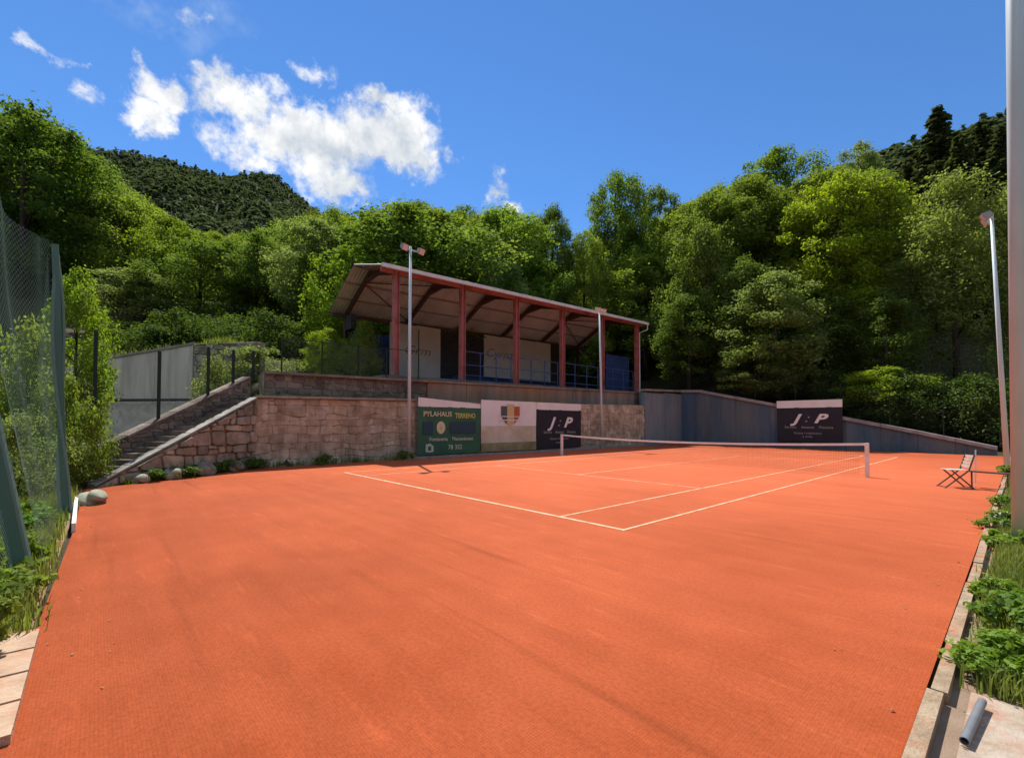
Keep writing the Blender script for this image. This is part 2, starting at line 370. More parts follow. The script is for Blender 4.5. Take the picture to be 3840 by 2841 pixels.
MAT['dark_steel'] = material('dark_red_steel', (0.12, 0.06, 0.055), 0.6, (0.085, 0.05, 0.048), 2, 5)
MAT['roof'] = material('grey_roof_sheet', (0.56, 0.64, 0.66), 0.6, (0.44, 0.50, 0.51), 0.9, 6, spec=0.4, objrand=0.08)
MAT['roof_steel'] = material('grey_steel', (0.24, 0.25, 0.25), 0.6)
MAT['gutter'] = material('pale_metal_trim', (0.74, 0.80, 0.82), 0.5, (0.62, 0.66, 0.67), 1.5, 5)
def fabric_material(name, col, tr):
    m = material(name, col, 0.8, tuple(c*.88 for c in col), 0.8, 5); nt = m.node_tree; N, L = nt.nodes, nt.links
    t = N.new('ShaderNodeBsdfTranslucent'); mx = N.new('ShaderNodeMixShader'); mx.inputs[0].default_value = tr
    L.new(N['Principled BSDF'].inputs['Base Color'].links[0].from_socket, t.inputs[0])
    L.new(N['Principled BSDF'].outputs[0], mx.inputs[1]); L.new(t.outputs[0], mx.inputs[2]); L.new(mx.outputs[0], N['Material Output'].inputs['Surface']); return m
MAT['whiteboard'] = fabric_material('white_tarpaulin', (0.85, 0.84, 0.81), 0.35)
MAT['louvre'] = material('dark_boards', (0.035, 0.035, 0.045), 0.7, (0.05, 0.045, 0.05), 2, 5)
MAT['blue_sheet'] = material('blue_painted_sheet', (0.03, 0.07, 0.20), 0.6, (0.025, 0.05, 0.14), 1.5, 5)
MAT['blue_rail'] = material('blue_painted_rail', (0.05, 0.09, 0.24), 0.5)
MAT['galv'] = material('galvanised_steel', (0.60, 0.71, 0.75), 0.5, (0.50, 0.60, 0.63), 3, 6, spec=0.4, metal=0.08, stretch=(1, 1, 0.2))
MAT['lamp_body'] = material('lamp_housing', (0.36, 0.38, 0.36), 0.6, (0.30, 0.31, 0.30), 4, 4)
MAT['lamp_glass'] = material('lamp_glass', (0.75, 0.72, 0.70), 0.25, spec=0.5)
MAT['green_post'] = material('green_post_paint', (0.06, 0.155, 0.12), 0.5, (0.09, 0.20, 0.16), 3, 5, spec=0.4, stretch=(1, 1, 0.1))
MAT['dark_post'] = material('dark_green_post', (0.015, 0.03, 0.022), 0.55)
MAT['wire'] = material('green_wire', (0.13, 0.27, 0.22), 0.5, spec=0.4)
MAT['wire_dark'] = material('dark_wire', (0.16, 0.19, 0.17), 0.5)
MAT['net'] = material('black_net', (0.02, 0.02, 0.02), 0.8)
MAT['white_paint'] = material('white_paint', (0.80, 0.76, 0.70), 0.5, (0.7, 0.62, 0.55), 4, 5)
MAT['tape'] = material('white_tape', (0.76, 0.80, 0.80), 0.7, (0.66, 0.69, 0.68), 3, 4)
MAT['banner_green'] = material('green_banner_cloth', (0.03, 0.15, 0.075), 0.55, (0.025, 0.11, 0.075), 1.2, 3, spec=0.4)
MAT['banner_blue'] = material('blue_banner_patch', (0.025, 0.06, 0.11), 0.55, (0.02, 0.075, 0.085), 3, 3)
MAT['banner_white'] = material('white_banner_cloth', (0.80, 0.84, 0.83), 0.6, (0.72, 0.75, 0.74), 1.2, 4)
MAT['banner_field'] = material('printed_meadow', (0.50, 0.46, 0.30), 0.6, (0.66, 0.62, 0.52), 1.1, 5, stretch=(1, 1, 0.9))
MAT['banner_olive'] = material('printed_olive_band', (0.19, 0.17, 0.07), 0.6, (0.34, 0.34, 0.20), 1.2, 3)
MAT['banner_black'] = material('black_banner_cloth', (0.014, 0.022, 0.034), 0.6, (0.011, 0.016, 0.025), 1.5, 3, spec=0.4)
MAT['txt_yellow'] = material('yellow_print', (0.52, 0.56, 0.18), 0.6)
MAT['txt_cream'] = material('cream_print', (0.62, 0.60, 0.40), 0.6)
MAT['txt_pale'] = material('pale_print', (0.45, 0.56, 0.45), 0.6)
MAT['txt_white'] = material('white_print', (0.78, 0.77, 0.76), 0.6)
MAT['txt_grey'] = material('grey_print', (0.36, 0.36, 0.37), 0.6)
MAT['txt_red'] = material('reddish_print', (0.42, 0.20, 0.13), 0.6)
MAT['crest_blue'] = material('crest_slate', (0.09, 0.11, 0.12), 0.6)
MAT['crest_yellow'] = material('crest_yellow', (0.60, 0.47, 0.25), 0.6)
MAT['crest_red'] = material('crest_red', (0.42, 0.13, 0.045), 0.6)
MAT['pipe'] = material('grey_plastic_pipe', (0.20, 0.205, 0.22), 0.45, (0.15, 0.155, 0.165), 5, 4, spec=0.5)
MAT['black'] = material('black_void', (0.006, 0.006, 0.006), 0.9)
MAT['sack'] = material('white_plastic_sack', (0.82, 0.82, 0.82), 0.5, (0.7, 0.71, 0.73), 6, 5, bump=0.4, bscale=12)
MAT['chair_metal'] = material('chair_metal', (0.12, 0.075, 0.065), 0.45, spec=0.5)
MAT['chair_slat'] = material('chair_slats', (0.60, 0.53, 0.48), 0.6, (0.5, 0.43, 0.38), 8, 4)
MAT['bark'] = material('bark', (0.085, 0.065, 0.05), 0.95, (0.045, 0.035, 0.028), 4, 6, bump=0.7, bscale=12, stretch=(1, 1, 0.25))
MAT['rock'] = material('mossy_rock', (0.36, 0.36, 0.27), 0.95, (0.22, 0.24, 0.15), 4, 6, bump=0.6, bscale=12)
MAT['leaf'] = leaf_material('broad_leaf', (0.072, 0.116, 0.020), (0.175, 0.24, 0.042), 0.52)
MAT['leaf_pale'] = leaf_material('pale_leaf', (0.104, 0.146, 0.046), (0.21, 0.26, 0.088), 0.52)
MAT['leaf_bright'] = leaf_material('lime_leaf', (0.10, 0.165, 0.014), (0.22, 0.30, 0.026), 0.52)
MAT['needle'] = leaf_material('conifer_needles', (0.038, 0.055, 0.024), (0.08, 0.10, 0.042), 0.3)
MAT['far_leaf'] = leaf_material('far_forest_leaf', (0.046, 0.066, 0.042), (0.066, 0.088, 0.052), 0.35)  # shifted bluer: distance haze put into the leaf colour
MAT['grass'] = leaf_material('grass_blade', (0.085, 0.13, 0.02), (0.22, 0.25, 0.07), 0.45)
MAT['weed'] = leaf_material('weed_leaf', (0.07, 0.13, 0.015), (0.17, 0.26, 0.035), 0.45)

# ------------------------------------------------------------------ terrain
SX0, SX1, SY0, SY1 = -26.0, 26.0, -13.0, 33.0
def sstep(a, b, x):
    t = np.clip((x-a)/(b-a), 0, 1); return t*t*(3-2*t)
def wall_top_far(x):
    return np.interp(x, [-14.6, -13.0, -7.5, -3.4, 0.1, 3.3], [4.2, 4.12, 2.88, 1.9, 1.08, 0.28])
def H(x, y):
    x = np.asarray(x, float); y = np.asarray(y, float)
    dx = np.maximum(np.maximum(SX0-x, x-SX1), 0); dy = np.maximum(np.maximum(SY0-y, y-SY1), 0)
    d = np.hypot(dx, dy)
    hill = 0.40*d - 0.0006*np.minimum(d, 150)**2 + np.where(d > 1, 1.2*np.sin(x*0.13+1)*np.sin(y*0.11)*np.minimum(d/15, 1), 0)
    z = np.full_like(x, -0.07)
    # stand terrace behind the retaining walls
    z = np.maximum(z, -0.07 + 3.69*sstep(-15.45, -15.7, x)*sstep(-2.2, -0.6, y + 0.75*np.minimum(x+15.9, 0)*0 ))
    # hollow between the stair and the concrete wall rises to the terrace
    z = np.where((x < -14.0) & (y < -0.5), np.maximum(z, -0.07 + 3.37*sstep(-4.5, -0.8, y-(x+16)*0.3)*sstep(-14.6, -16.4, x-(y+1.4)*0.65)), z)
    # ground behind the far wall climbs to the left
    z = np.maximum(z, -0.07 + (wall_top_far(x)-0.08)*sstep(29.75, 30.3, y))
    # ground beyond the left fence
    z = z + 0.45*sstep(-6.9, -9.5, y)
    # bank above the left concrete wall
    along = (x+25.2)*0.691 + (y+8.6)*0.723; back = -(x+25.2)*0.723 + (y+8.6)*0.691
    z = np.maximum(z, -0.07 + (3.7+1.25*along/7.7)*sstep(0.1, 0.35, back)*sstep(-9, -3, along)*sstep(11.0, 8.6, along))
    return z + hill
xs = np.concatenate([np.linspace(-420, -60, 37)[:-1], np.linspace(-60, -26, 35)[:-1], np.linspace(-26, 8, 137)[:-1], np.linspace(8, 60, 27)[:-1], np.linspace(60, 420, 19)])
ys = np.concatenate([np.linspace(-420, -40, 20)[:-1], np.linspace(-40, -14, 27)[:-1], np.linspace(-14, 38, 209)[:-1], np.linspace(38, 80, 43)[:-1], np.linspace(80, 420, 35)])
GX, GY = np.meshgrid(xs, ys); GZ = H(GX, GY)
V = np.stack([GX.ravel(), GY.ravel(), GZ.ravel()], 1); nx, ny = len(xs), len(ys)
I = np.arange(nx*ny).reshape(ny, nx)
Q = np.stack([I[:-1, :-1].ravel(), I[:-1, 1:].ravel(), I[1:, 1:].ravel(), I[1:, :-1].ravel()], 1)
ground = link_obj('hillside', raw_mesh('hillside', V, Q, MAT['hill'], True))
tag(ground, 'dark wooded slopes rising round the court', kind='structure')

# distant ground reaching the horizon
far_ground = MB().quad((-5000, -5000, -6), (5000, -5000, -6), (5000, 5000, -6), (-5000, 5000, -6)).build('ground', MAT['hill'])
tag(far_ground, 'ground out to the horizon', kind='structure')

# mountain on the left
def build_mountain(name, label, flabel, prof, r0, r1, n, szr, dn, base=20, seed=31):
    rng = np.random.default_rng(seed)
    A = []; E_ = []
    for x, y in prof:
        a, e = azel(x, y); A.append(a); E_.append(e-dn)
    if prof[0][0] <= 0: A = [A[0]-0.6] + A; E_ = [E_[0]-0.02] + E_
    az = np.linspace(A[0], A[-1], 150); el = np.interp(az, A, E_)
    rs = np.concatenate([np.linspace(r0, r1, 60), np.linspace(r1*1.03, r1*1.45, 8)])
    t = np.clip((rs-r0)/(r1-r0), 0, 1)
    R, AZ = np.meshgrid(rs, az); T, EL = np.meshgrid(t, el)
    ridge = r1*np.tan(EL)
    Z = base + (ridge-base)*(0.25*T+0.75*T**1.35) - np.maximum(R-r1, 0)*0.5
    Z += (np.sin(AZ*60+R*0.012)*9 + np.sin(AZ*23-R*0.02)*12)*(r1/900)*np.sin(np.pi*np.clip(T, 0, 1))
    X = CAM[0]+R*np.sin(AZ); Y = CAM[1]+R*np.cos(AZ)
    V = np.stack([X.ravel(), Y.ravel(), Z.ravel()], 1); n0, n1 = X.shape
    I = np.arange(n0*n1).reshape(n0, n1)
    Q = np.stack([I[:-1, :-1].ravel(), I[:-1, 1:].ravel(), I[1:, 1:].ravel(), I[1:, :-1].ravel()], 1)
    o = link_obj(name, raw_mesh(name, V, Q, MAT['mountain'], True)); tag(o, label, kind='structure')
    # far forest on it: one mass
    ia = rng.uniform(0, n0-1.001, n); ir = rng.uniform(18, 60, n)
    def smp(G):
        i = ia.astype(int); j = ir.astype(int); fa, fr = ia-i, ir-j
        return G[i, j]*(1-fa)*(1-fr)+G[i+1, j]*fa*(1-fr)+G[i, j+1]*(1-fa)*fr+G[i+1, j+1]*fa*fr
    P = np.stack([smp(X), smp(Y), smp(Z)], 1)
    k = 14
    sz = rng.uniform(*szr, n)
    con = rng.random(n) < 0.25
    c = np.repeat(P, k, 0); s = np.repeat(sz, k); cc = np.repeat(con, k)
    d = rng.normal(size=(n*k, 3)); d /= np.linalg.norm(d, axis=1)[:, None]
    h = rng.random(n*k)
    off = d*s[:, None]*np.where(cc, 0.75*(1-h), 0.85)[:, None]
    off[:, 2] = np.where(cc, h*s*2.4, off[:, 2]*0.8 + s*1.0)
    c = c + off
    t1 = rng.normal(size=(n*k, 3)); t1 /= np.linalg.norm(t1, axis=1)[:, None]
    nn = d*0.45 + np.array([0, 0, 1.0]) + rng.normal(size=(n*k, 3))*0.3
    t1 = np.cross(nn, t1); t1 /= np.linalg.norm(t1, axis=1)[:, None]
    t2 = np.cross(nn, t1); t2 /= np.linalg.norm(t2, axis=1)[:, None]
    a = (s*0.55)[:, None]; b = (s*0.42)[:, None]
    V = np.stack([c-t1*a, c-t2*b, c+t1*a, c+t2*b], 1).reshape(-1, 3)
    o = link_obj('far_forest', raw_mesh('far_forest', V, np.arange(len(V)).reshape(-1, 4), MAT['far_leaf']))
    tag(o, flabel, 'forest', kind='stuff')
build_mountain('mountain', 'dark forested mountain ridge behind the trees on the left', 'distant dark forest covering the mountain', [(0, 300), (130, 308), (200, 312), (300, 322), (360, 338), (420, 356), (500, 378), (530, 370), (570, 367), (605, 376), (640, 410), (700, 452), (760, 490), (850, 540), (950, 600), (1100, 700)], 170, 900, 15000, (2.6, 5.2), .009)
build_mountain('ridge', 'dark wooded ridge behind the conifers on the right', 'dark forest covering the right hand ridge',
    [(1560, 520), (1700, 430), (1830, 362), (1950, 312), (2050, 285), (2180, 246), (2260, 232), (2500, 190), (3200, 260)], 115, 330, 4500, (2.0, 3.8), .012, base=24, seed=32)

# ------------------------------------------------------------------ court
def poly_sheet(name, pts, z, mat):
    m = MB(); m.v = [(x, y, z) for x, y in pts]; m.f = [tuple(range(len(pts)))]
    return m.build(name, mat)
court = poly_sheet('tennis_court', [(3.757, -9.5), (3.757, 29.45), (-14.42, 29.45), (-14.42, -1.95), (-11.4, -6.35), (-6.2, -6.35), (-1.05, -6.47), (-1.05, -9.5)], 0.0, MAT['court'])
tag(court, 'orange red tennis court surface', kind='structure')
def line(x0, x1, y0, y1):
    return MB().box(x0, x1, y0, y1, 0.001, 0.005).build('court_line', MAT['line'], court)
W_ = 0.05
line(-10.97, 0, 0, 0.08)
line(-10.97, 0, 23.69, 23.77)
for x in (0, -1.37, -9.6, -10.97):
    line(x-W_/2 if x not in (0, -10.97) else (x-W_ if x == 0 else x), x+W_/2 if x not in (0, -10.97) else (x if x == 0 else x+W_), 0.084, 23.686)
for y in (5.485, 18.285): line(-9.57, -1.40, y-W_/2, y+W_/2)
line(-5.51, -5.46, 5.515, 11.85); line(-5.51, -5.46, 11.92, 18.255)
line(-5.51, -5.46, 0.084, 0.2)

# side strip on the right
poly_sheet('verge', [(3.84, -12), (14, -12), (14, 33), (3.84, 33)], -0.03, MAT['soil'])['kind'] = 'structure'
poly_sheet('path', [(-1.05, -14), (3.9, -14), (3.9, -9.5), (-1.05, -9.5)], -0.02, MAT['soil'])['kind'] = 'structure'
poly_sheet('bank', [(-13.6, -6.3), (-11.4, -6.35), (-1.05, -6.5), (-1.05, -7.4), (-13.6, -7.4)], -0.02, MAT['soil'])['kind'] = 'structure'

# ------------------------------------------------------------------ stones and walls
def rubble(parent, p0, p1, zbot, ztop, matkey, ch=(0.2, 0.36), cw=(0.3, 0.7), depth=0.05, limit=300, seed=1, gap=0.02):
    """irregular stones set into the face from p0 to p1 (seen from the right-hand side of p0->p1); zbot, ztop functions of u"""
    r = random.Random(seed)
    p0 = np.array(p0, float); p1 = np.array(p1, float); L = np.linalg.norm(p1-p0); d = (p1-p0)/L
    nrm = np.array([d[1], -d[0]])
    us = np.linspace(0, L, 30)
    zmin = min(zbot(u) for u in us); zmax = max(ztop(u) for u in us)
    levels = [zmin]
    while levels[-1] < zmax-.05: levels.append(levels[-1]+r.uniform(*ch))
    amp = (ch[0]+ch[1])*.16
    waves = [[(r.uniform(.5, 3.2), r.uniform(0, 6.28), r.uniform(.3, 1)) for _ in range(3)] for _ in levels]
    def lev(j, u):
        if j == 0: return levels[0]
        return levels[j]+amp*sum(w*math.sin(f*u+p) for f, p, w in waves[j])*.7
    cells = []
    for j in range(len(levels)-1):
        u = -r.uniform(0, cw[0]); jl = jt = u
        while u < L:
            w = r.uniform(*cw)*(1.5 if r.random() < .12 else 1)
            nb, ntp = u+w+r.uniform(-.22, .22)*ch[0], u+w+r.uniform(-.22, .22)*ch[0]
            quad = [(jl, lev(j, jl)), (nb, lev(j, nb)), (ntp, lev(j+1, ntp)), (jt, lev(j+1, jt))]
            if r.random() < .22 and w < (cw[0]+cw[1])/2:      # two flat stones in place of one
                m = r.uniform(.35, .65); A = [quad[0][k]*(1-m)+quad[3][k]*m for k in (0, 1)]; B = [quad[1][k]*(1-m)+quad[2][k]*m for k in (0, 1)]
                cells += [[quad[0], quad[1], B, A], [A, B, quad[2], quad[3]]]
            else: cells.append(quad)
            jl, jt = nb, ntp; u += w
    out = []
    for q in cells:
        q = [(min(max(a, 0), L), b) for a, b in q]
        q = [(a, min(max(b, zbot(a)), ztop(a))) for a, b in q]
        area = .5*abs(sum(q[i][0]*q[(i+1) % 4][1]-q[(i+1) % 4][0]*q[i][1] for i in range(4)))
        if area < .008 or max(x[1] for x in q)-min(x[1] for x in q) < .05 or max(x[0] for x in q)-min(x[0] for x in q) < .06: continue
        out.append((area, q))
    def score(t):
        c = p0+d*t[1][0][0]; return t[0]/((c[0]-CAM[0])**2+(c[1]-CAM[1])**2)
    out.sort(key=score, reverse=True)
    off = np.array(parent.location); rest = MB()
    for i, (area, q) in enumerate(out):
        cu = sum(x[0] for x in q)/4; cz = sum(x[1] for x in q)/4
        ring = []
        for k in range(4):                                    # cut corners, bend sides
            A, B = q[k], q[(k+1) % 4]
            for f in (.14, .5, .86):
                ring.append((A[0]+(B[0]-A[0])*f+r.uniform(-.012, .012), A[1]+(B[1]-A[1])*f+r.uniform(-.012, .012)))
        dp = depth*r.uniform(.55, 1.3); sz = max(math.sqrt(area), .05); g1 = 1-min(.5, gap/sz*1.3*r.uniform(.6, 1.3)); g2 = g1-min(.3, .035/sz)
        tx, tz = r.uniform(-.06, .06), r.uniform(-.06, .06)
        def P(pt, g, o):
            uu = cu+(pt[0]-cu)*g; zz = cz+(pt[1]-cz)*g; oo = o+((uu-cu)*tx+(zz-cz)*tz if o > 0 else 0)
            w = p0+d*uu+nrm*oo; return (w[0], w[1], zz)
        n = len(ring)
        V = [P(x, g1, -.03) for x in ring]+[P(x, g1, dp*.75) for x in ring]+[P(x, g2, dp) for x in ring]
        F = []
        for base in (0, n):
            for k in range(n): F.append((base+k, base+(k+1) % n, base+n+(k+1) % n, base+n+k))
        F.append(tuple(2*n+k for k in range(n)))
        if i < limit:
            me = bpy.data.meshes.new('stone'); me.from_pydata([tuple(np.array(v)-off) for v in V], [], F); me.materials.append(MAT[matkey])
            link_obj('stone', me, parent)
        else:
            nn = len(rest.v); rest.v += V; rest.f += [tuple(nn+k for k in f) for f in F]
    if rest.v: rest.build('stones', MAT[matkey], parent, kind='stuff')

# lower retaining wall along the court (x = -14.5)
def low_top(y): return 2.62+0.017*y
lw = thing('stone_retaining_wall', 'long low rubble stone wall along the court below the covered stand', 'wall', (-14.6, 10, 0))
MB().hexa([(-15.55, -1.9, -.1), (-14.56, -1.9, -.1), (-14.56, 24.0, -.1), (-15.55, 24.0, -.1),
           (-15.55, -1.9, low_top(-1.9)-.04), (-14.56, -1.9, low_top(-1.9)-.04), (-14.56, 24.0, low_top(24)-.04), (-15.55, 24.0, low_top(24)-.04)]).build('wall_core', MAT['mortar'], lw)
rubble(lw, (-14.56, -1.85), (-14.56, 24.0), lambda u: 0.0, lambda u: low_top(u-1.85)-.05, 'stone', ch=(.2, .42), cw=(.25, .75), depth=.035, seed=3, gap=.009)
y = -1.8
while y < 4.6:
    b = y+random.uniform(.7, 1.1)
    MB().hexa([(-15.0, y, low_top(y)-.035), (-14.44, y, low_top(y)-.035), (-14.44, b-.015, low_top(b)-.035), (-15.0, b-.015, low_top(b)-.035),
               (-15.0, y, low_top(y)+.05), (-14.44, y, low_top(y)+.05), (-14.44, b-.015, low_top(b)+.05), (-15.0, b-.015, low_top(b)+.05)]).build('coping_stone', MAT['coping_light'], lw)
    y = b
# foot ledge under the banners
lg = MB().box(-14.5, -14.3, 4.6, 23.9, -.05, 0.11).build('concrete_ledge', MAT['coping'])
tag(lg, 'low grey concrete ledge at the foot of the stone wall', 'ledge')
kl = thing('court_edging', 'pale concrete edging between court and stone wall on the left', 'edging', (-14.4, 1, 0))
yy = -1.9
while yy < 4.5:
    MB().box(-14.56, -14.36, yy, yy+.98, -.05, .05).build('edging_block', MAT['pale_concrete'], kl); yy += 1.0

# upper wall carrying the stand
def up_top(y): return 3.60+0.0145*y
uw = thing('stand_base_wall', 'brown stone and stained concrete wall carrying the covered stand', 'wall', (-15.7, 10, 2.6))
MB().hexa([(-16.2, -1.35, 2.3), (-15.6, -1.35, 2.3), (-15.6, 26.0, 2.3), (-16.2, 26.0, 2.3),
           (-16.2, -1.35, up_top(-1.35)-.03), (-15.6, -1.35, up_top(-1.35)-.03), (-15.6, 26.0, up_top(26)-.03), (-16.2, 26.0, up_top(26)-.03)]).build('wall_core', MAT['mortar'], uw)
rubble(uw, (-15.6, -1.3), (-15.6, 6.0), lambda u: low_top(u-1.3)-.02, lambda u: up_top(u-1.3)-.04, 'stone_dark', ch=(.14, .26), cw=(.25, .6), depth=.05, seed=5, gap=.016)
y = 6.0
while y < 25.9:
    b = min(y+random.choice((2.4, 3.1, 4.0)), 26.0)
    MB().hexa([(-15.595, y+.012, low_top(min(y, 24))-.1), (-15.48, y+.012, low_top(min(y, 24))-.1), (-15.48, b-.012, low_top(min(b, 24))-.1), (-15.595, b-.012, low_top(min(b, 24))-.1),
               (-15.595, y+.012, up_top(y)-.05), (-15.48, y+.012, up_top(y)-.05), (-15.48, b-.012, up_top(b)-.05), (-15.595, b-.012, up_top(b)-.05)]).build('concrete_panel', MAT['slab'], uw)
    y = b
for a, b in ((-1.3, 2.2), (2.22, 6.0), (6.02, 12.0), (12.02, 18.0), (18.02, 26.0)):
    MB().hexa([(-16.1, a, up_top(a)-.03), (-15.42, a, up_top(a)-.03), (-15.42, b, up_top(b)-.03), (-16.1, b, up_top(b)-.03),
               (-16.1, a, up_top(a)+.07), (-15.42, a, up_top(a)+.07), (-15.42, b, up_top(b)+.07), (-16.1, b, up_top(b)+.07)]).build('coping', MAT['slab'], uw)

# stair on the left
d2 = np.array([-2.94, 4.34]); Ls = np.linalg.norm(d2); d2 /= Ls; n2 = np.array([-d2[1], d2[0]])
if n2[0] > 0: n2 = -n2
F0 = np.array([-11.56, -6.14])
st = thing('stone_staircase', 'narrow stone staircase climbing from the court corner to the stand', 'staircase', (*F0, 0))
NS = 16
for i in range(NS):
    a = i*Ls/NS; b = a+Ls/NS; z1 = (i+1)*2.45/NS
    P = [F0+d2*a+n2*.22, F0+d2*b+n2*.22, F0+d2*b+n2*1.0, F0+d2*a+n2*1.0]
    if i == NS-1: pass
    MB().hexa([(*P[3], -.1), (*P[2], -.1), (*P[1], -.1), (*P[0], -.1), (*P[3], z1), (*P[2], z1), (*P[1], z1), (*P[0], z1)]).build('step', MAT['stone_dark'], st)
# near side wall of the stair (rough rocks) and its pale sloping cap
e0, e1 = F0, F0+d2*Ls
MB().hexa([(*(e0+n2*.22), -.1), (*(e0+n2*.04), -.1), (*(e1+n2*.04), -.1), (*(e1+n2*.22), -.1),
           (*(e0+n2*.22), 0.02), (*(e0+n2*.04), 0.02), (*(e1+n2*.04), 2.5), (*(e1+n2*.22), 2.5)]).build('side_wall', MAT['mortar'], st)
cap = MB()
for k in range(6):
    a = k/6; b = (k+1)/6-.004
    A, B = e0+(e1-e0)*a, e0+(e1-e0)*b; za, zb = 2.5*a+.03, 2.5*b+.03
    MB().hexa([(*(A+n2*.26), za), (*(A-n2*.04), za), (*(B-n2*.04), zb), (*(B+n2*.26), zb),
               (*(A+n2*.26), za+.05), (*(A-n2*.04), za+.05), (*(B-n2*.04), zb+.05), (*(B+n2*.26), zb+.05)]).build('sloping_cap', MAT['coping_light'], st)
rubble(st, e0+n2*.04, e1+n2*.04, lambda u: 0, lambda u: 2.5*u/Ls-.02, 'stone_grey', ch=(.2, .5), cw=(.25, .7), depth=.12, seed=9, gap=.03)
# back wall of the stair
g0, g1 = F0+n2*1.0+d2*.75, F0+n2*1.0+d2*(Ls+.75)
bw = thing('stair_back_wall', 'dark brown coursed masonry wall sloping up behind the staircase', 'wall', (*g0, 0))
MB().hexa([(*(g0+n2*.35), -.2), (*g0, -.2), (*g1, -.2), (*(g1+n2*.35), -.2),
           (*(g0+n2*.35), .84), (*g0, .84), (*g1, 3.36), (*(g1+n2*.35), 3.36)]).build('wall_core', MAT['mortar'], bw)
rubble(bw, g0, g1, lambda u: 0, lambda u: .84+2.52*u/Ls-.02, 'stone_dark', ch=(.1, .17), cw=(.22, .5), depth=.05, seed=12, gap=.018)
for k in range(7):
    a = k/7; b = (k+1)/7-.004; A, B = g0+(g1-g0)*a, g0+(g1-g0)*b; za, zb = .84+2.52*a, .84+2.52*b
    MB().hexa([(*(A+n2*.38), za), (*(A-n2*.05), za), (*(B-n2*.05), zb), (*(B+n2*.38), zb),
               (*(A+n2*.38), za+.07), (*(A-n2*.05), za+.07), (*(B-n2*.05), zb+.07), (*(B+n2*.38), zb+.07)]).build('coping_stone', MAT['stone_dark'], bw)

# tall concrete wall behind the stair fence
cw0, cw1, cw2 = np.array([-25.2, -8.6]), np.array([-19.9, -3.05]), np.array([-17.9, -0.9])
dc = (cw1-cw0)/np.linalg.norm(cw1-cw0); nc = np.array([dc[1], -dc[0]])
ct = thing('concrete_wall', 'tall grey board marked concrete wall behind the staircase fence', 'wall', (*cw0, 0))
Lc = np.linalg.norm(cw1-cw0)
k = 0; u = 0
while u < Lc-.05:
    w = min(random.uniform(.85, 1.1), Lc-u)
    if Lc-u-w < .3: w = Lc-u
    A, B = cw0+dc*u, cw0+dc*(u+w-.012); za, zb = 3.75+1.25*u/Lc, 3.75+1.25*(u+w)/Lc
    pr = random.uniform(0, .015)
    MB().hexa([(*(A-nc*.4), 2.4), (*(A+nc*pr), 2.4), (*(B+nc*pr), 2.4), (*(B-nc*.4), 2.4), (*(A-nc*.4), za), (*(A+nc*pr), za), (*(B+nc*pr), zb), (*(B-nc*.4), zb)]).build('concrete_panel', MAT['concrete'], ct)
    u += w
MB().hexa([(*(cw0-nc*.4), -.2), (*(cw0+nc*.35), -.2), (*(cw1+nc*.35), -.2), (*(cw1-nc*.4), -.2), (*(cw0-nc*.4), 2.4), (*(cw0+nc*.2), 2.4), (*(cw1+nc*.2), 2.4), (*(cw1-nc*.4), 2.4)]).build('rough_base', MAT['shotcrete'], ct)
MB().hexa([(*(cw0-nc*.45), 3.76), (*(cw0+nc*.05), 3.76), (*(cw1+nc*.05), 5.01), (*(cw1-nc*.45), 5.01), (*(cw0-nc*.45), 3.85), (*(cw0+nc*.05), 3.85), (*(cw1+nc*.05), 5.10), (*(cw1-nc*.45), 5.10)]).build('coping', MAT['coping_light'], ct)
MB().tube([(*(cw0+nc*.28), 2.55), (*(cw1+nc*.28+dc*1.2), 2.62)], .06, 8).build('pipe_rail', MAT['dark_post'], ct)
d3 = (cw2-cw1)/np.linalg.norm(cw2-cw1); L3 = np.linalg.norm(cw2-cw1)
sw = thing('grey_stone_wall', 'grey rubble wall joining the tall concrete wall', 'wall', (*cw1, 0))
n3 = np.array([d3[1], -d3[0]])
MB().hexa([(*(cw1-n3*.4), 0), (*(cw1-n3*.05), 0), (*(cw2-n3*.05), 0), (*(cw2-n3*.4), 0), (*(cw1-n3*.4), 5.05), (*(cw1-n3*.05), 5.05), (*(cw2-n3*.05), 5.15), (*(cw2-n3*.4), 5.15)]).build('wall_core', MAT['mortar'], sw)
rubble(sw, cw1-n3*.05+d3*.02, cw2-n3*.05, lambda u: 2.4, lambda u: 5.05+.1*u/L3, 'stone_grey', ch=(.18, .3), cw=(.25, .5), depth=.06, seed=21)

# blue walls at the far end
fw_ = thing('blue_end_wall', 'weathered blue end wall sloping down to the right behind the net', 'wall', (-5, 29.6, 0))
fx = [-14.6, -13.0, -10.2, -7.5, -5.4, -3.4, -1.6, 0.1, 1.7, 3.3]
for a, b in zip(fx[:-1], fx[1:]):
    a_, b_ = a+.008, b-.008; za, zb = float(wall_top_far(a)), float(wall_top_far(b))
    MB().hexa([(a_, 29.5, -.1), (b_, 29.5, -.1), (b_, 29.8, -.1), (a_, 29.8, -.1), (a_, 29.5, za), (b_, 29.5, zb), (b_, 29.8, zb), (a_, 29.8, za)]).build('wall_panel', MAT['bluewall'], fw_)
    MB().hexa([(a_, 29.38, za+.003), (b_, 29.38, zb+.003), (b_, 29.95, zb+.003), (a_, 29.95, za+.003), (a_, 29.38, za+.2), (b_, 29.38, zb+.2), (b_, 29.95, zb+.2), (a_, 29.95, za+.2)]).build('coping', MAT['coping'], fw_)
sb = thing('pale_blue_side_wall', 'pale blue grey side wall between the stone wall and the blue end wall', 'wall', (-14.6, 26.7, 0))
for a, b in ((24.05, 26.8), (26.815, 29.49)):
    MB().box(-15.0, -14.52, a, b, -.1, 3.95+.06*(a-24)/2).build('wall_panel', MAT['bluewall_pale'], sb)
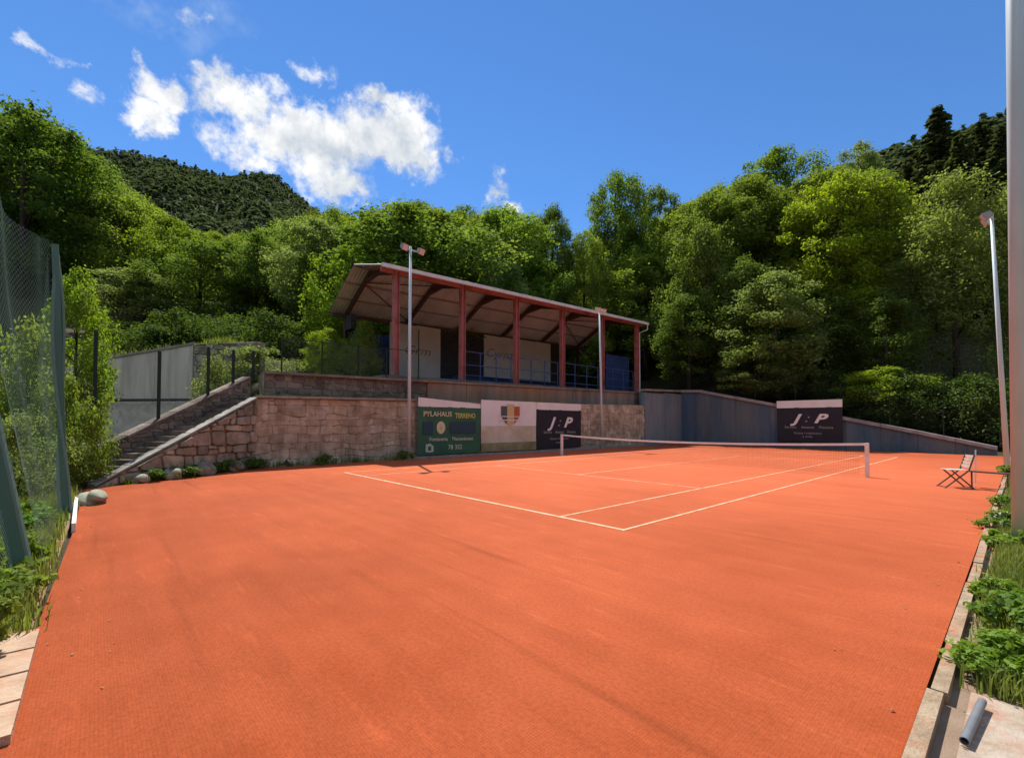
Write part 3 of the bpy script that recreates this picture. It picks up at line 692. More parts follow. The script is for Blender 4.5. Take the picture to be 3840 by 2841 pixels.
MB().hexa([(-15.1, 24.05, 4.06), (-14.4, 24.05, 4.06), (-14.4, 29.36, 4.22), (-15.1, 29.36, 4.22), (-15.1, 24.05, 4.2), (-14.4, 24.05, 4.2), (-14.4, 29.36, 4.36), (-15.1, 29.36, 4.36)]).build('coping', MAT['coping_light'], sb)

# ------------------------------------------------------------------ covered stand
gs = thing('grandstand', 'covered stand with red steel columns and grey sheet roof above the stone wall', 'grandstand', (-18, 14, 3.6))
COLY = [5.1, 9.26, 13.43, 17.77, 22.28, 27.0]
def fl(y): return 4.0+0.0095*(y-5.1)
def zf(y): return 9.35+0.0245*(y-5.1)          # underside at front columns
def zr(y): return zf(y)+0.76                     # ridge
def zb(y): return zf(y)-1.12                     # rear
XF, XR, XB = -17.1, -20.1, -23.4
def hsec(m, x, y, z0, z1, s=.24, t=.025):
    m.box(x-s/2, x+s/2, y-s/2, y-s/2+t, z0, z1); m.box(x-s/2, x+s/2, y+s/2-t, y+s/2, z0, z1); m.box(x-t/2, x+t/2, y-s/2+t, y+s/2-t, z0, z1)
for y in COLY:
    m = MB(); hsec(m, XF, y, fl(y), zf(y)+.02, .29); c_ = m.build('column', MAT['red_steel'], gs)
    MB().box(XF-.22, XF+.22, y-.22, y+.22, fl(y), fl(y)+.03).build('base_plate', MAT['red_steel'], c_)
    m = MB(); hsec(m, XB, y, 3.6, zb(y), .22); m.build('rear_column', MAT['dark_steel'], gs)
    m = MB(); m.bar((XF, y, zf(y)-.02), (XR, y, zr(y)-.12), .16, .26); m.bar((XR, y, zr(y)-.12), (XB, y, zb(y)-.02), .16, .26)
    m.bar((XR+.9, y, zf(y)+.42), (XR-.75, y, zr(y)-.5), .14, .2)
    m.build('rafter', MAT['dark_steel'], gs)
# knee braces and diagonal rods in the end bays
for ya, yb in ((5.1, 9.26), (22.28, 27.0)):
    for p, q in (((-21.0, ya, zr(ya)-.45), (XB+.2, yb, zb(yb)+.05)), ((-21.0, ya, zr(ya)-.45), (XR+.3, yb, zr(yb)-.2))):
        MB().tube([p, q], .035, 6).build('brace', MAT['dark_steel'], gs)
for t in np.linspace(0, 1, 4):
    for (xa, za), (xb, zb_) in (((XF+.3, zf), (XR, zr)), ((XR, zr), (XB-.3, zb))):
        if t == 0 and za is zr: continue
        x = xa+(xb-xa)*t
        A = (x, 4.2, za(4.2)*(1-t)+zb_(4.2)*t+.1); B = (x, 27.95, za(27.95)*(1-t)+zb_(27.95)*t+.1)
        MB().bar(A, B, .07, .13).build('purlin', MAT['roof_steel'], gs)
# corrugated roof sheets
def sheet(y0, y1, xa, za, xb, zb_):
    n = 24; ys_ = np.linspace(y0, y1, n+1); V = []; 
    for i, yv in enumerate(ys_):
        bump = .035 if (i % 4) in (1, 2) else 0
        V += [(xa, yv, za(yv)+.17+bump), (xb, yv, zb_(yv)+.17+bump), (xa, yv, za(yv)+.178+bump), (xb, yv, zb_(yv)+.178+bump)]
    m = MB(); m.v = V
    for i in range(n):
        a, b = 4*i, 4*(i+1)
        m.f += [(a, a+1, b+1, b), (a+2, b+2, b+3, a+3), (a, b, b+2, a+2), (a+1, a+3, b+3, b+1)]
    m.build('roof_sheet', MAT['roof'], gs)
yv = 4.15
XFo, XBo = XF+.4, XB-.45
zfo = lambda y: zf(y)-.10
zbo = lambda y: zb(y)-.19
while yv < 27.95:
    b = min(yv+1.12, 28.0)
    sheet(yv, b, XFo, zfo, XR, zr); sheet(yv, b, XR-.002, zr, XBo, zbo)
    yv = b
m = MB(); m.bar((XFo+.05, 4.1, zfo(4.1)+.15), (XFo+.05, 28.05, zfo(28.05)+.15), .12, .19); m.build('gutter', MAT['gutter'], gs)
m = MB(); m.tube([(XFo+.05, 27.9, zfo(27.9)+.08), (XFo+.05, 27.9, zfo(27.9)-.35), (XF, 27.4, zfo(27)-.6), (XF+.05, 27.35, 4.15)], .05, 8); m.build('downpipe', MAT['gutter'], gs)
m = MB(); m.bar((XF, 4.25, zf(4.25)-.02), (XF, 27.9, zf(27.9)-.02), .14, .24); m.build('front_beam', MAT['red_steel'], gs)
m = MB(); m.bar((XB, 4.25, zb(4.25)-.1), (XB, 27.9, zb(27.9)-.1), .14, .2); m.build('rear_beam', MAT['dark_steel'], gs)
MB().hexa([(-24.0, 4.2, 3.4), (-16.6, 4.2, 3.4), (-16.6, 28.0, 3.4), (-24.0, 28.0, 3.4), (-24.0, 4.2, fl(4.2)), (-16.6, 4.2, fl(4.2)), (-16.6, 28.0, fl(28)), (-24.0, 28.0, fl(28))]).build('floor_slab', MAT['slab'], gs)
for i, (xa, zt) in enumerate(((-21.2, 4.5), (-22.0, 4.85))):
    MB().box(-23.1, xa, 12.0, 26.5, 4.0, zt).build('seating_step', MAT['blue_sheet'], gs)
# back wall: white tarpaulins, dark boarding between
XW = -23.2
for a, b in ((7.9, 9.84), (9.86, 11.78), (15.7, 17.53), (17.55, 19.38), (19.4, 21.2), (21.22, 23.08)):
    z0 = 4.6 if a < 12 else 5.15
    MB().box(XW, XW+.02, a, b, z0, zb(a)-.12).build('white_tarpaulin', MAT['whiteboard'], gs)
zz = 4.1
while zz < 8.0:
    MB().box(XW-.1, XW-.02, 11.8, 15.68, zz, zz+.2).build('dark_slat', MAT['louvre'], gs); zz += .225
MB().box(XW-.2, XW-.12, 11.8, 26.6, 4.0, 5.2).build('plinth_board', MAT['louvre'], gs)
MB().box(XW-.2, XW-.12, 7.85, 11.78, 4.0, 4.62).build('plinth_board', MAT['slab'], gs)
MB().box(XW-.25, XW-.18, 23.1, 24.9, 4.0, 8.4).build('dark_board', MAT['louvre'], gs)
MB().box(-23.2, -22.3, 4.95, 5.3, 7.2, 8.1).build('hanging_box', MAT['louvre'], gs)
q0, q1 = on_x(765, 780, -24.6), on_x(848, 780, -24.6)
bs = thing('blue_boarding', 'dark blue upright boarding at the left end behind the stand', 'boarding', (-24.6, float(q0[1]), 3.6))
nb = 12; wbd = (q1[1]-q0[1])/nb
for i in range(nb):
    a = q0[1]+i*wbd; MB().box(-24.64, -24.6, a, a+wbd-.01, 3.5, float(on_x(800, 728, -24.6)[2])+.03*(i % 3)).build('board', MAT['blue_sheet'], bs)
q0, q1 = on_x(1322, 812, -18.6), on_x(1370, 812, -18.6); zg0, zg1 = fl(q0[1]), float(on_x(1345, 775, -18.6)[2])
bd = thing('blue_gate', 'dark blue framed gate standing at the right end of the stand', 'gate', (-18.6, float(q0[1]), 4.1))
m = MB()
for yv in (q0[1], q1[1]): m.bar((-18.6, yv, zg0), (-18.6, yv, zg1), .09, .09)
for f in (.03, .55, .98): m.bar((-18.6, q0[1]+.05, zg0+(zg1-zg0)*f), (-18.6, q1[1]-.05, zg0+(zg1-zg0)*f), .07, .07)
m.build('gate_frame', MAT['blue_rail'], bd)
MB().box(-18.63, -18.6, q0[1]+.06, q1[1]-.06, zg0+.1, zg1-.1).build('gate_panel', MAT['blue_sheet'], bd)
# blue railing along the front
for i in range(1, 5):
    ya, yb = COLY[i]+.25, COLY[i+1]-.25
    rl = thing('blue_railing', f'blue tube railing between the {["second and third","third and fourth","fourth and fifth","fifth and sixth"][i-1]} red columns from the left', 'railing', (-17.3, ya, fl(ya)), group='railings along the stand front')
    zt = fl(ya)+.02
    for f in np.linspace(0, 1, 4):
        yv = ya+(yb-ya)*f; MB().tube([(-17.3, yv, zt), (-17.3, yv, zt+1.75)], .035, 6).build('post', MAT['blue_rail'], rl)
    for h in (1.72, .95, .35): MB().tube([(-17.3, ya, zt+h), (-17.3, yb, zt+h)], .028, 6).build('rail', MAT['blue_rail'], rl)

# lettering on flat things
def text_mesh(s, size, align='CENTER', shear=0.0, extrude=0.004, bold=0.0):
    cu = bpy.data.curves.new('text', 'FONT'); cu.body = s; cu.size = size; cu.align_x = align; cu.align_y = 'CENTER'
    cu.shear = shear; cu.extrude = extrude; cu.offset = bold; cu.resolution_u = 3
    o = bpy.data.objects.new('text', cu); COL.objects.link(o)
    dg = bpy.context.evaluated_depsgraph_get()
    me = bpy.data.meshes.new_from_object(o.evaluated_get(dg)); bpy.data.objects.remove(o); return me
def put_text(parent, s, size, pos, facing, mat, name='lettering', sx=1.0, **kw):
    me = text_mesh(s, size, **kw); me.materials.clear(); me.materials.append(mat)
    o = bpy.data.objects.new(name, me); COL.objects.link(o); o.parent = parent
    ax = {'x': Matrix(((0, 0, 1, 0), (1, 0, 0, 0), (0, 1, 0, 0), (0, 0, 0, 1))), 'y': Matrix(((1, 0, 0, 0), (0, 0, -1, 0), (0, 1, 0, 0), (0, 0, 0, 1)))}[facing]
    loc = Vector(pos)-Vector(parent.location)
    o.matrix_local = Matrix.Translation(loc) @ ax @ Matrix.Diagonal((sx, 1, 1, 1))
    return o
put_text(gs, 'Grm', .85, (-23.15, 9.9, 6.5), 'x', MAT['txt_red'], bold=-.004, shear=.3, sx=1.3)
put_text(gs, 'Cyrna', .95, (-23.15, 17.2, 7.0), 'x', MAT['txt_grey'], shear=.3, sx=1.2)

# ------------------------------------------------------------------ banners
def cloth(name, mat, parent, u0, u1, z0, z1, face, off, amp=.016, nu=24, nz=10, seed=0, sag=0.0, sagside=0):
    r = np.random.default_rng(seed); ph = r.uniform(0, 6, 4)
    V = []; Qd = []
    for j in range(nz+1):
        for i in range(nu+1):
            fu, fz = i/nu, j/nz
            u = u0+(u1-u0)*fu; z = z0+(z1-z0)*fz
            if sag: z -= sag*fz*(fu if sagside > 0 else (1-fu) if sagside < 0 else 4*fu*(1-fu))
            w = amp*(math.sin(u*3.1+ph[0])*math.cos(z*2+ph[1])+.6*math.sin(u*6.7+z*3+ph[2]))
            V.append((off+w, u, z) if face == 'x' else (u, off-w, z))
    for j in range(nz):
        for i in range(nu):
            a = j*(nu+1)+i; q = (a, a+1, a+nu+2, a+nu+1)
            Qd.append(q if face == 'x' else q)
    V = np.array(V)-np.array(parent.location)
    me = raw_mesh(name, V, Qd, mat, True); o = link_obj(name, me, parent)
    return o
BX = -14.33
gb = thing('green_banner', 'green banner with yellow heading hung on the stone wall', 'banner', (BX, 6.6, .17))
cloth('cloth', MAT['banner_green'], gb, 4.78, 8.42, .17, 2.42, 'x', BX, seed=1)
cloth('top_strip', MAT['banner_white'], gb, 4.8, 8.42, 2.40, 2.83, 'x', BX+.012, seed=2, sag=.22, sagside=1)
cloth('blue_patch', MAT['banner_blue'], gb, 6.55, 8.1, 1.15, 1.72, 'x', BX+.03, seed=1, nz=4)
cloth('blue_patch', MAT['banner_blue'], gb, 5.05, 5.6, 1.1, 1.7, 'x', BX+.03, seed=1, nz=4, nu=8)
put_text(gb, 'PYLAHAUS', .33, (BX+.035, 5.85, 2.06), 'x', MAT['txt_cream'], bold=.006, sx=1.0)
put_text(gb, 'TERRENO', .33, (BX+.035, 7.45, 2.0), 'x', MAT['txt_yellow'], bold=.008, sx=.85)
put_text(gb, 'Fontaneria', .25, (BX+.035, 5.9, .88), 'x', MAT['txt_pale'], bold=.004, sx=.95)
put_text(gb, 'Manteniment', .25, (BX+.035, 7.3, .87), 'x', MAT['txt_pale'], bold=.004, sx=.95)
put_text(gb, '78 352', .3, (BX+.035, 6.85, .47), 'x', MAT['txt_pale'], bold=.006)
m = MB()
m.box(BX+.02, BX+.035, 5.2, 5.32, .3, .66); m.box(BX+.02, BX+.035, 5.5, 5.62, .3, .6); m.box(BX+.02, BX+.034, 5.32, 5.5, .56, .68); m.box(BX+.02, BX+.034, 5.32, 5.5, .28, .36)
m.build('phone_mark', MAT['txt_pale'], gb)
m = MB(); c = np.array([6.02, 1.43]); N_ = 20
ring = [(BX+.04, c[0]+.24*math.cos(2*math.pi*i/N_), c[1]+.3*math.sin(2*math.pi*i/N_)) for i in range(N_)]
m.v = ring; m.f = [tuple(range(N_))]; m.build('round_emblem', MAT['txt_cream'], gb)
m = MB(); ring = [(BX+.044, c[0]+.08*math.cos(2*math.pi*i/N_), c[1]-.02+.12*math.sin(2*math.pi*i/N_)) for i in range(N_)]
m.v = ring; m.f = [tuple(range(N_))]; m.build('emblem_centre', MAT['crest_yellow'], gb)

wb = thing('crest_banner', 'white banner with a coloured shield between the green and black banners', 'banner', (BX, 10.4, .17))
cloth('cloth', MAT['banner_white'], wb, 8.45, 12.42, .55, 2.84, 'x', BX+.02, seed=4)
cloth('meadow_print', MAT['banner_field'], wb, 8.47, 12.4, .5, 1.5, 'x', BX+.034, seed=4, nz=5)
cloth('olive_print', MAT['banner_olive'], wb, 8.46, 12.41, .17, .62, 'x', BX+.04, seed=4, nz=4)
def shield(y0, y1, mat, zt=2.55):
    # vertical band of a heater shield between y0 and y1 (shield spans 9.75..11.15)
    m = MB(); n = 6; top = []; bot = []
    for i in range(n+1):
        yv = y0+(y1-y0)*i/n; t = abs(yv-10.45)/.72
        top.append((BX+.055, yv, zt)); bot.append((BX+.055, yv, 1.55+.62*t**2.2))
    m.v = bot+top; m.f = [(i, i+1, n+2+i, n+1+i) for i in range(n)]
    return m.build('shield_band', mat, wb)
shield(9.78, 10.2, MAT['crest_blue']); shield(10.2, 10.7, MAT['crest_yellow'], 2.66); shield(10.7, 11.12, MAT['crest_red'])
MB().box(BX+.058, BX+.066, 9.6, 11.25, 1.78, 1.83).build('shield_ribbon', MAT['banner_white'], wb)
MB().box(BX+.058, BX+.066, 9.6, 11.25, 1.98, 2.02).build('shield_ribbon', MAT['banner_white'], wb)

def black_banner(name, label, face, off, u0, u1, z0, z1, zs, seed):
    mid = (u0+u1)/2
    t = thing(name, label, 'banner', (off, mid, z0) if face == 'x' else (mid, off, z0))
    s = 1 if face == 'x' else -1
    cloth('cloth', MAT['banner_black'], t, u0, u1, z0, z1, face, off, seed=seed)
    cloth('top_strip', MAT['banner_white'], t, u0, u1, z1-.02, zs, face, off+s*.012, seed=seed+1)
    def P(u, z): return (off+s*.035, u, z) if face == 'x' else (u, off+s*.035, z)
    hgt = z1-z0
    put_text(t, 'J', .82, P(mid-.75, z0+hgt*.66), face, MAT['txt_white'], shear=.38, bold=.03, sx=1.35)
    put_text(t, '.', .6, P(mid-.12, z0+hgt*.66), face, MAT['txt_grey'], shear=.38, bold=.01, sx=1.2)
    put_text(t, '.', .6, P(mid+.02, z0+hgt*.78), face, MAT['txt_grey'], shear=.38, bold=.01, sx=1.2)
    put_text(t, 'P', .82, P(mid+.62, z0+hgt*.66), face, MAT['txt_white'], shear=.38, bold=.03, sx=1.4)
    put_text(t, 'Serveis    Aixetes    Piscines', .24, P(mid, z0+hgt*.42), face, MAT['txt_grey'], sx=1.05)
    put_text(t, 'Disseny i instal·lacions', .19, P(mid-.05, z0+hgt*.25), face, MAT['txt_grey'], sx=.95)
    put_text(t, 'a mida', .19, P(mid-.05, z0+hgt*.15), face, MAT['txt_grey'], sx=1.2)
    return t
black_banner('black_banner', 'black banner with white J P letters on the stone wall behind the net post', 'x', BX, 12.46, 16.41, .17, 2.44, 2.84, 11)
black_banner('black_banner', 'black banner with white J P letters on the blue end wall', 'y', 29.33, -7.33, -3.5, .45, 2.76, 3.24, 15)
m = MB()
for xx in (-7.25, -5.4, -3.58): m.tube([(xx, 29.345, .0), (xx, 29.345, 3.2)], .02, 6)

# ------------------------------------------------------------------ net
nt = thing('tennis_net', 'tennis net with white tape and two white posts across the court', 'net', (-5.485, 11.885, 0))
x0, x1 = -11.88, 0.91; yn = 11.885
def ntop(x): return .914+.156*((x+5.485)/6.4)**2
for x in (x0, x1):
    MB().box(x-.05, x+.05, yn-.05, yn+.05, 0, 1.07).build('post', MAT['white_paint'], nt)
m = MB(); n = 20; px_ = np.linspace(x0+.05, x1-.05, n+1)
for i in range(n):
    a, b = px_[i], px_[i+1]
    m.hexa([(a, yn-.012, ntop(a)-.075), (b, yn-.012, ntop(b)-.075), (b, yn+.012, ntop(b)-.075), (a, yn+.012, ntop(a)-.075), (a, yn-.012, ntop(a)), (b, yn-.012, ntop(b)), (b, yn+.012, ntop(b)), (a, yn+.012, ntop(a))])
m.build('headband', MAT['tape'], nt)
m = MB()
xv = x0+.2
while xv < x1-.2:
    m.quad((xv-.0018, yn, .05), (xv+.0018, yn, .05), (xv+.0018, yn, ntop(xv)-.07), (xv-.0018, yn, ntop(xv)-.07)); xv += .045
for j in range(21):
    for i in range(n):
        a, b = px_[i], px_[i+1]; fa = .05+(ntop(a)-.12)*j/20; fb = .05+(ntop(b)-.12)*j/20
        m.quad((a, yn+.001, fa-.0018), (b, yn+.001, fb-.0018), (b, yn+.001, fb+.0018), (a, yn+.001, fa+.0018))
m.build('netting', MAT['net'], nt)

# ------------------------------------------------------------------ floodlight poles
def lamp(parent, p, d, name='floodlight', w=.34, hgt=.28):
    """box lamp at p facing horizontal direction d, tilted down"""
    d = np.array([*d, -.55]); d /= np.linalg.norm(d); s = np.cross(d, (0, 0, 1)); s /= np.linalg.norm(s); u = np.cross(s, d)
    p = np.array(p, float)
    P = []
    for k, sc in ((-.14, .62), (.1, 1.0)):
        for a, b in ((-1, -1), (1, -1), (1, 1), (-1, 1)): P.append(p+d*k+s*a*w/2*sc+u*b*hgt/2*sc)
    m = MB(); m.hexa(P); o = m.build(name, MAT['lamp_body'], parent)
    g = [p+d*.103+s*a*w/2*.9+u*b*hgt/2*.9 for a, b in ((-1, -1), (1, -1), (1, 1), (-1, 1))]
    MB().quad(*g).build('lens', MAT['lamp_glass'], o)
def pole(label, x, y, h, r0, r1, lean=(0, 0), lamps=(), seg=10, base=True, z0=0.0):
    t = thing('floodlight_pole', label, 'light pole', (x, y, z0))
    m = MB(); m.tube([(x, y, z0), (x+lean[0]*.5, y+lean[1]*.5, z0+h*.5), (x+lean[0], y+lean[1], z0+h)], [r0, (r0+r1)/2, r1], seg)
    m.build('shaft', MAT['galv'], t, smooth=seg > 8)
    if base: MB().box(x-r0*2, x+r0*2, y-r0*2, y+r0*2, z0-.02, z0+.04).build('base_plate', MAT['pale_concrete'], t)
    top = np.array([x+lean[0], y+lean[1], z0+h])
    if lamps:
        A = top+np.array([0, -lamps[0], -.15]); B = top+np.array([0, lamps[0], -.15])
        MB().bar(A, B, .06, .06).build('crossarm', MAT['galv'], t)
        for q, f in ((A, lamps[1]), (B, lamps[1])): lamp(t, q+np.array([f[0]*.12, f[1]*.12, .02]), f)
    return t
pole('grey floodlight pole with two lamps in front of the stand, left of the green banner', -14.2, 4.27, 9.6, .085, .055, lamps=(.42, (.95, .3)))
pole('grey floodlight pole with lamps level with the roof edge, right of the black banner', -14.15, 18.35, 9.15, .085, .055, lean=(-.05, -.2), lamps=(.3, (.95, -.3)))
def pole_px(label, bx, by, tx, ty, h, r0, r1, **kw):
    g_ = ground_pt(bx, by); D_ = (g_-CAM)@FW; t_ = at(tx, ty, D_); f = h/t_[2]
    pole(label, g_[0], g_[1], h, r0, r1, lean=((t_[0]-g_[0])*f, (t_[1]-g_[1])*f), **kw)
pole_px('slender far floodlight pole on the right edge of the court', 2197, 1030, 2162, 468, 8.95, .085, .05, lamps=(.3, (-.95, -.2)))
pole_px('thick near galvanised pole at the right border of the picture', 2228, 1190, 2212, 0, 12.5, .098, .076, seg=20)

# ------------------------------------------------------------------ trees
def leaf_cloud(name, C, R, n, L, Wd, mat, seed, up=.55, squash=.85, shell=.35, droop=0.0, align=None):
    r = np.random.default_rng(seed); C = np.asarray(C, float); R = np.asarray(R, float)
    w = R**2; idx = r.choice(len(C), n, p=w/w.sum())
    d = r.normal(size=(n, 3)); d[:, 2] += .25; d /= np.linalg.norm(d, axis=1)[:, None]
    rad = R[idx]*(shell+(1.0-shell)*r.random(n)**.6)*(1+.2*r.normal(size=n))
    rad = np.where(r.random(n) < .07, rad*1.35, rad)
    ani = r.uniform(.65, 1.35, (len(C), 3))[idx]
    # sprigs: leaves gathered along random directions so the outline is ragged
    P = C[idx]+d*rad[:, None]*np.array([1, 1, squash])*ani
    nn = d*.65+np.array([0, 0, up])+r.normal(size=(n, 3))*.55; nn /= np.linalg.norm(nn, axis=1)[:, None]
    t = r.normal(size=(n, 3)); t[:, 2] -= droop; t = t-nn*(t*nn).sum(1)[:, None]; t /= np.linalg.norm(t, axis=1)[:, None]
    b = np.cross(nn, t); s = r.uniform(.65, 1.3, n)
    l = (L*s)[:, None]; wd = (Wd*s)[:, None]
    V = np.stack([P-t*l*.5, P+b*wd*.5-t*l*.05+nn*wd*.1, P+t*l*.5, P-b*wd*.5-t*l*.05+nn*wd*.1], 1).reshape(-1, 3)
    return raw_mesh(name, V, np.arange(len(V)).reshape(-1, 4), mat)

def crown_clumps(seed, h0, h1, rmax, n, cr, widest=.4, irregular=.3, inner=.4):
    r = np.random.default_rng(seed); C = []; R = []
    lob = r.uniform(0, 6.28, 3)
    for i in range(n):
        f = r.random()**.85; z = h0+(h1-h0)*f
        prof = math.sqrt(max(0, 1-((f-widest)/(1-widest if f > widest else widest*1.15))**2))
        a = r.uniform(0, 6.283)
        rr = rmax*prof*(1+irregular*(math.sin(2*a+lob[0])+.6*math.sin(3*a+lob[1]+f*4)))
        c = r.uniform(*cr)*(.7+.5*prof)
        q = max(rr-c*.55, 0)*(inner+(1-inner)*r.random()**.5)
        C.append((q*math.cos(a), q*math.sin(a), z+r.normal()*.25)); R.append(c)
    C.append((0, 0, h1-.3)); R.append(cr[0])
    return np.array(C), np.array(R)

def trunk_mesh(name, seed, h, r0, C, nl=12, h0=2.0):
    r = np.random.default_rng(seed); m = MB()
    bend = r.normal(size=2)*.25
    pts = [(bend[0]*math.sin(f*2.2), bend[1]*math.sin(f*2.2), h*f-(.4 if f == 0 else 0)) for f in np.linspace(0, .92, 7)]
    m.tube(pts, [r0*1.35]+[r0*(1-.85*f) for f in np.linspace(.15, .92, 6)], 8)
    pick = r.choice(len(C), min(nl, len(C)), replace=False)
    for i in pick:
        c = C[i]; zb_ = min(max(h0*.8, c[2]-1.0-r.random()*2.2), h*.8); f = zb_/h
        s = np.array([bend[0]*math.sin(f*2.2), bend[1]*math.sin(f*2.2), zb_])
        mid = (s+c)/2+np.array([0, 0, .35])+r.normal(size=3)*.15
        rr = r0*(1-.85*f)*.5
        m.tube([s, mid, c], [rr, rr*.65, rr*.25], 6)
    me = bpy.data.meshes.new(name); me.from_pydata(m.v, [], m.f); me.materials.append(MAT['bark'])
    me.polygons.foreach_set('use_smooth', [True]*len(me.polygons)); return me

PROTO = {}
def add_proto(kind, h, rmax, crown, trunk): PROTO.setdefault(kind, []).append((h, rmax, crown, trunk))
def mk_broad(kind, seed, h, h0, rmax, ncl, cr, n, L, Wd, mat, widest=.42, r0=.24, **kw):
    C, R = crown_clumps(seed, h0, h-cr[0]*.6, rmax, ncl, cr, widest, **{k: v for k, v in kw.items() if k in ('irregular', 'inner')})
    lk = {k: v for k, v in kw.items() if k in ('up', 'squash', 'shell', 'droop')}
    add_proto(kind, h, rmax, leaf_cloud('crown', C, R, n, L, Wd, MAT[mat], seed+1, **lk), trunk_mesh('trunk', seed+2, h, r0, C, h0=h0))
for s in (11, 12, 13): mk_broad('broad', s*10, 13, 2.2, 4.6, 130, (.5, 1.15), 19000, .25, .16, 'leaf')
for s in (21, 22): mk_broad('tall', s*10, 15, 2.0, 3.5, 120, (.45, 1.0), 17000, .24, .15, 'leaf', widest=.45)
for s in (31, 32): mk_broad('pale', s*10, 13, 1.8, 3.9, 130, (.42, .95), 19000, .23, .135, 'leaf_pale', up=.7)
for s in (41,): mk_broad('lime', s*10, 13, 2.2, 4.2, 125, (.45, 1.05), 18000, .25, .165, 'leaf_bright')
for s in (51, 52): mk_broad('birch', s*10, 16, 1.5, 3.0, 120, (.45, .95), 17000, .20, .11, 'leaf_pale', widest=.35, squash=1.25, droop=.9, up=.3, r0=.2)
for s in (61, 62): mk_broad('shrub', s*10, 4, .3, 2.2, 45, (.45, .8), 8000, .17, .10, 'leaf', widest=.3, r0=.07)
mk_broad('pale_shrub', 630, 3, .2, 1.6, 40, (.35, .6), 9000, .12, .06, 'leaf_pale', widest=.35, r0=.05)
mk_broad('big_broad', 810, 20, 2.5, 5.6, 220, (.5, 1.2), 42000, .25, .16, 'leaf', r0=.34)
mk_broad('big_broad', 815, 20, 2.5, 5.6, 220, (.5, 1.2), 42000, .25, .16, 'leaf', widest=.5, r0=.34)
mk_broad('big_pale', 820, 20, 2.2, 5.4, 230, (.45, 1.05), 42000, .24, .14, 'leaf_pale', r0=.34)
mk_broad('big_lime', 830, 20, 2.5, 5.6, 210, (.5, 1.15), 40000, .26, .17, 'leaf_bright', r0=.34)
def mk_conifer(seed):
    r = np.random.default_rng(seed); h = 16; P = []; T = []
    m = MB(); m.tube([(0, 0, -.4), (0, 0, h*.6), (0, 0, h)], [.28, .15, .03], 8)
    z = 1.6
    V = []
    while z < h-.2:
        f = (z-1.6)/(h-1.6); Lb = 3.3*(1-f)**.8*r.uniform(.75, 1.1)+.2; nb = int(9-4*f)
        a0 = r.uniform(0, 6.28)
        for k in range(nb):
            a = a0+6.283*k/nb+r.normal()*.15; L = Lb*r.uniform(.65, 1.1)
            dirv = np.array([math.cos(a), math.sin(a), 0]); s = np.array([0, 0, z])
            nseg = int(10+70*L/3)
            u = r.random(nseg)**.7; q = s+dirv*(u*L)[:, None]+np.array([0, 0, 1])*(-.28*u**1.5*L+.1*u*L)[:, None]
            side = np.cross(dirv, (0, 0, 1)); q = q+side*(r.normal(size=nseg)*.22*L*(.25+u*(1.1-u)))[:, None]+np.array([0, 0, 1])*(r.normal(size=nseg)*.1)[:, None]
            t = dirv*.8+side*r.normal(size=(nseg, 1))*.8+np.array([0, 0, -.35])+r.normal(size=(nseg, 3))*.25; t /= np.linalg.norm(t, axis=1)[:, None]
            b = np.cross(t, np.array([0, 0, 1.0])+r.normal(size=(nseg, 3))*.5); b /= np.linalg.norm(b, axis=1)[:, None]
            l, w = .42, .13
            V.append(np.stack([q-t*l*.4, q+b*w, q+t*l*.6, q-b*w], 1).reshape(-1, 3))
            m.tube([s, s+dirv*L*.9+np.array([0, 0, -.18*L])], [.05*(1-f)+.012, .008], 5)
        z += r.uniform(.38, .55)
    V = np.concatenate(V)
    tm = bpy.data.meshes.new('trunk'); tm.from_pydata(m.v, [], m.f); tm.materials.append(MAT['bark'])
    add_proto('conifer', h, 3.2, raw_mesh('crown', V, np.arange(len(V)).reshape(-1, 4), MAT['needle']), tm)
mk_conifer(71); mk_conifer(72)

PLACED = []
def tree(kind, x, y, h, r, label, group=None, tint=(1, 1, 1), name=None, cat='tree', variant=None, z=None, min_aspect=None):
    k0 = kind
    if h > 16 and kind in ('broad', 'tall', 'pale', 'lime'): kind = 'big_'+kind.replace('tall', 'broad')
    P = PROTO[kind]; kind = k0; ph, pr, cm, tm = P[(variant if variant is not None else len(PLACED)) % len(P)]
    zz = float(H(x, y)) if z is None else z
    nm = name or {'broad': 'broadleaf_tree', 'tall': 'broadleaf_tree', 'pale': 'pale_leaf_tree', 'lime': 'lime_green_tree', 'birch': 'birch_tree', 'conifer': 'conifer_tree', 'shrub': 'shrub', 'pale_shrub': 'shrub'}[kind]
    t = thing(nm, label, cat, (x, y, zz-.1), group)
    a = random.uniform(0, 6.283)
    for part, me in (('trunk', tm), ('crown', cm)):
        o = bpy.data.objects.new(part, me); COL.objects.link(o); o.parent = t
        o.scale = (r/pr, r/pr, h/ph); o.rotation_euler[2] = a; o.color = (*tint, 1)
    PLACED.append((x, y, r)); return t

def ptree(kind, px, topy, D, hw, label, tint=(1, 1, 1), group=None, **kw):
    for _ in range(60):
        b = at(px, 919, D); r = hw*KV/FPX*D*(1.18 if hw < 100 else 1.08)
        if D > 28 and ((b[0] > -17 and b[1] < 30.9+.4*r) or (b[0] <= -17 and b[0] > -25-.5*r and b[1] > 2)): D += .7
        else: break
    top = at(px, topy, D); z = float(H(b[0], b[1]))
    h = top[2]-z
    if h < 2: print('LOW', label, h)
    return tree(kind, b[0], b[1], h, r, label, tint=tint, group=group, z=z, **kw)

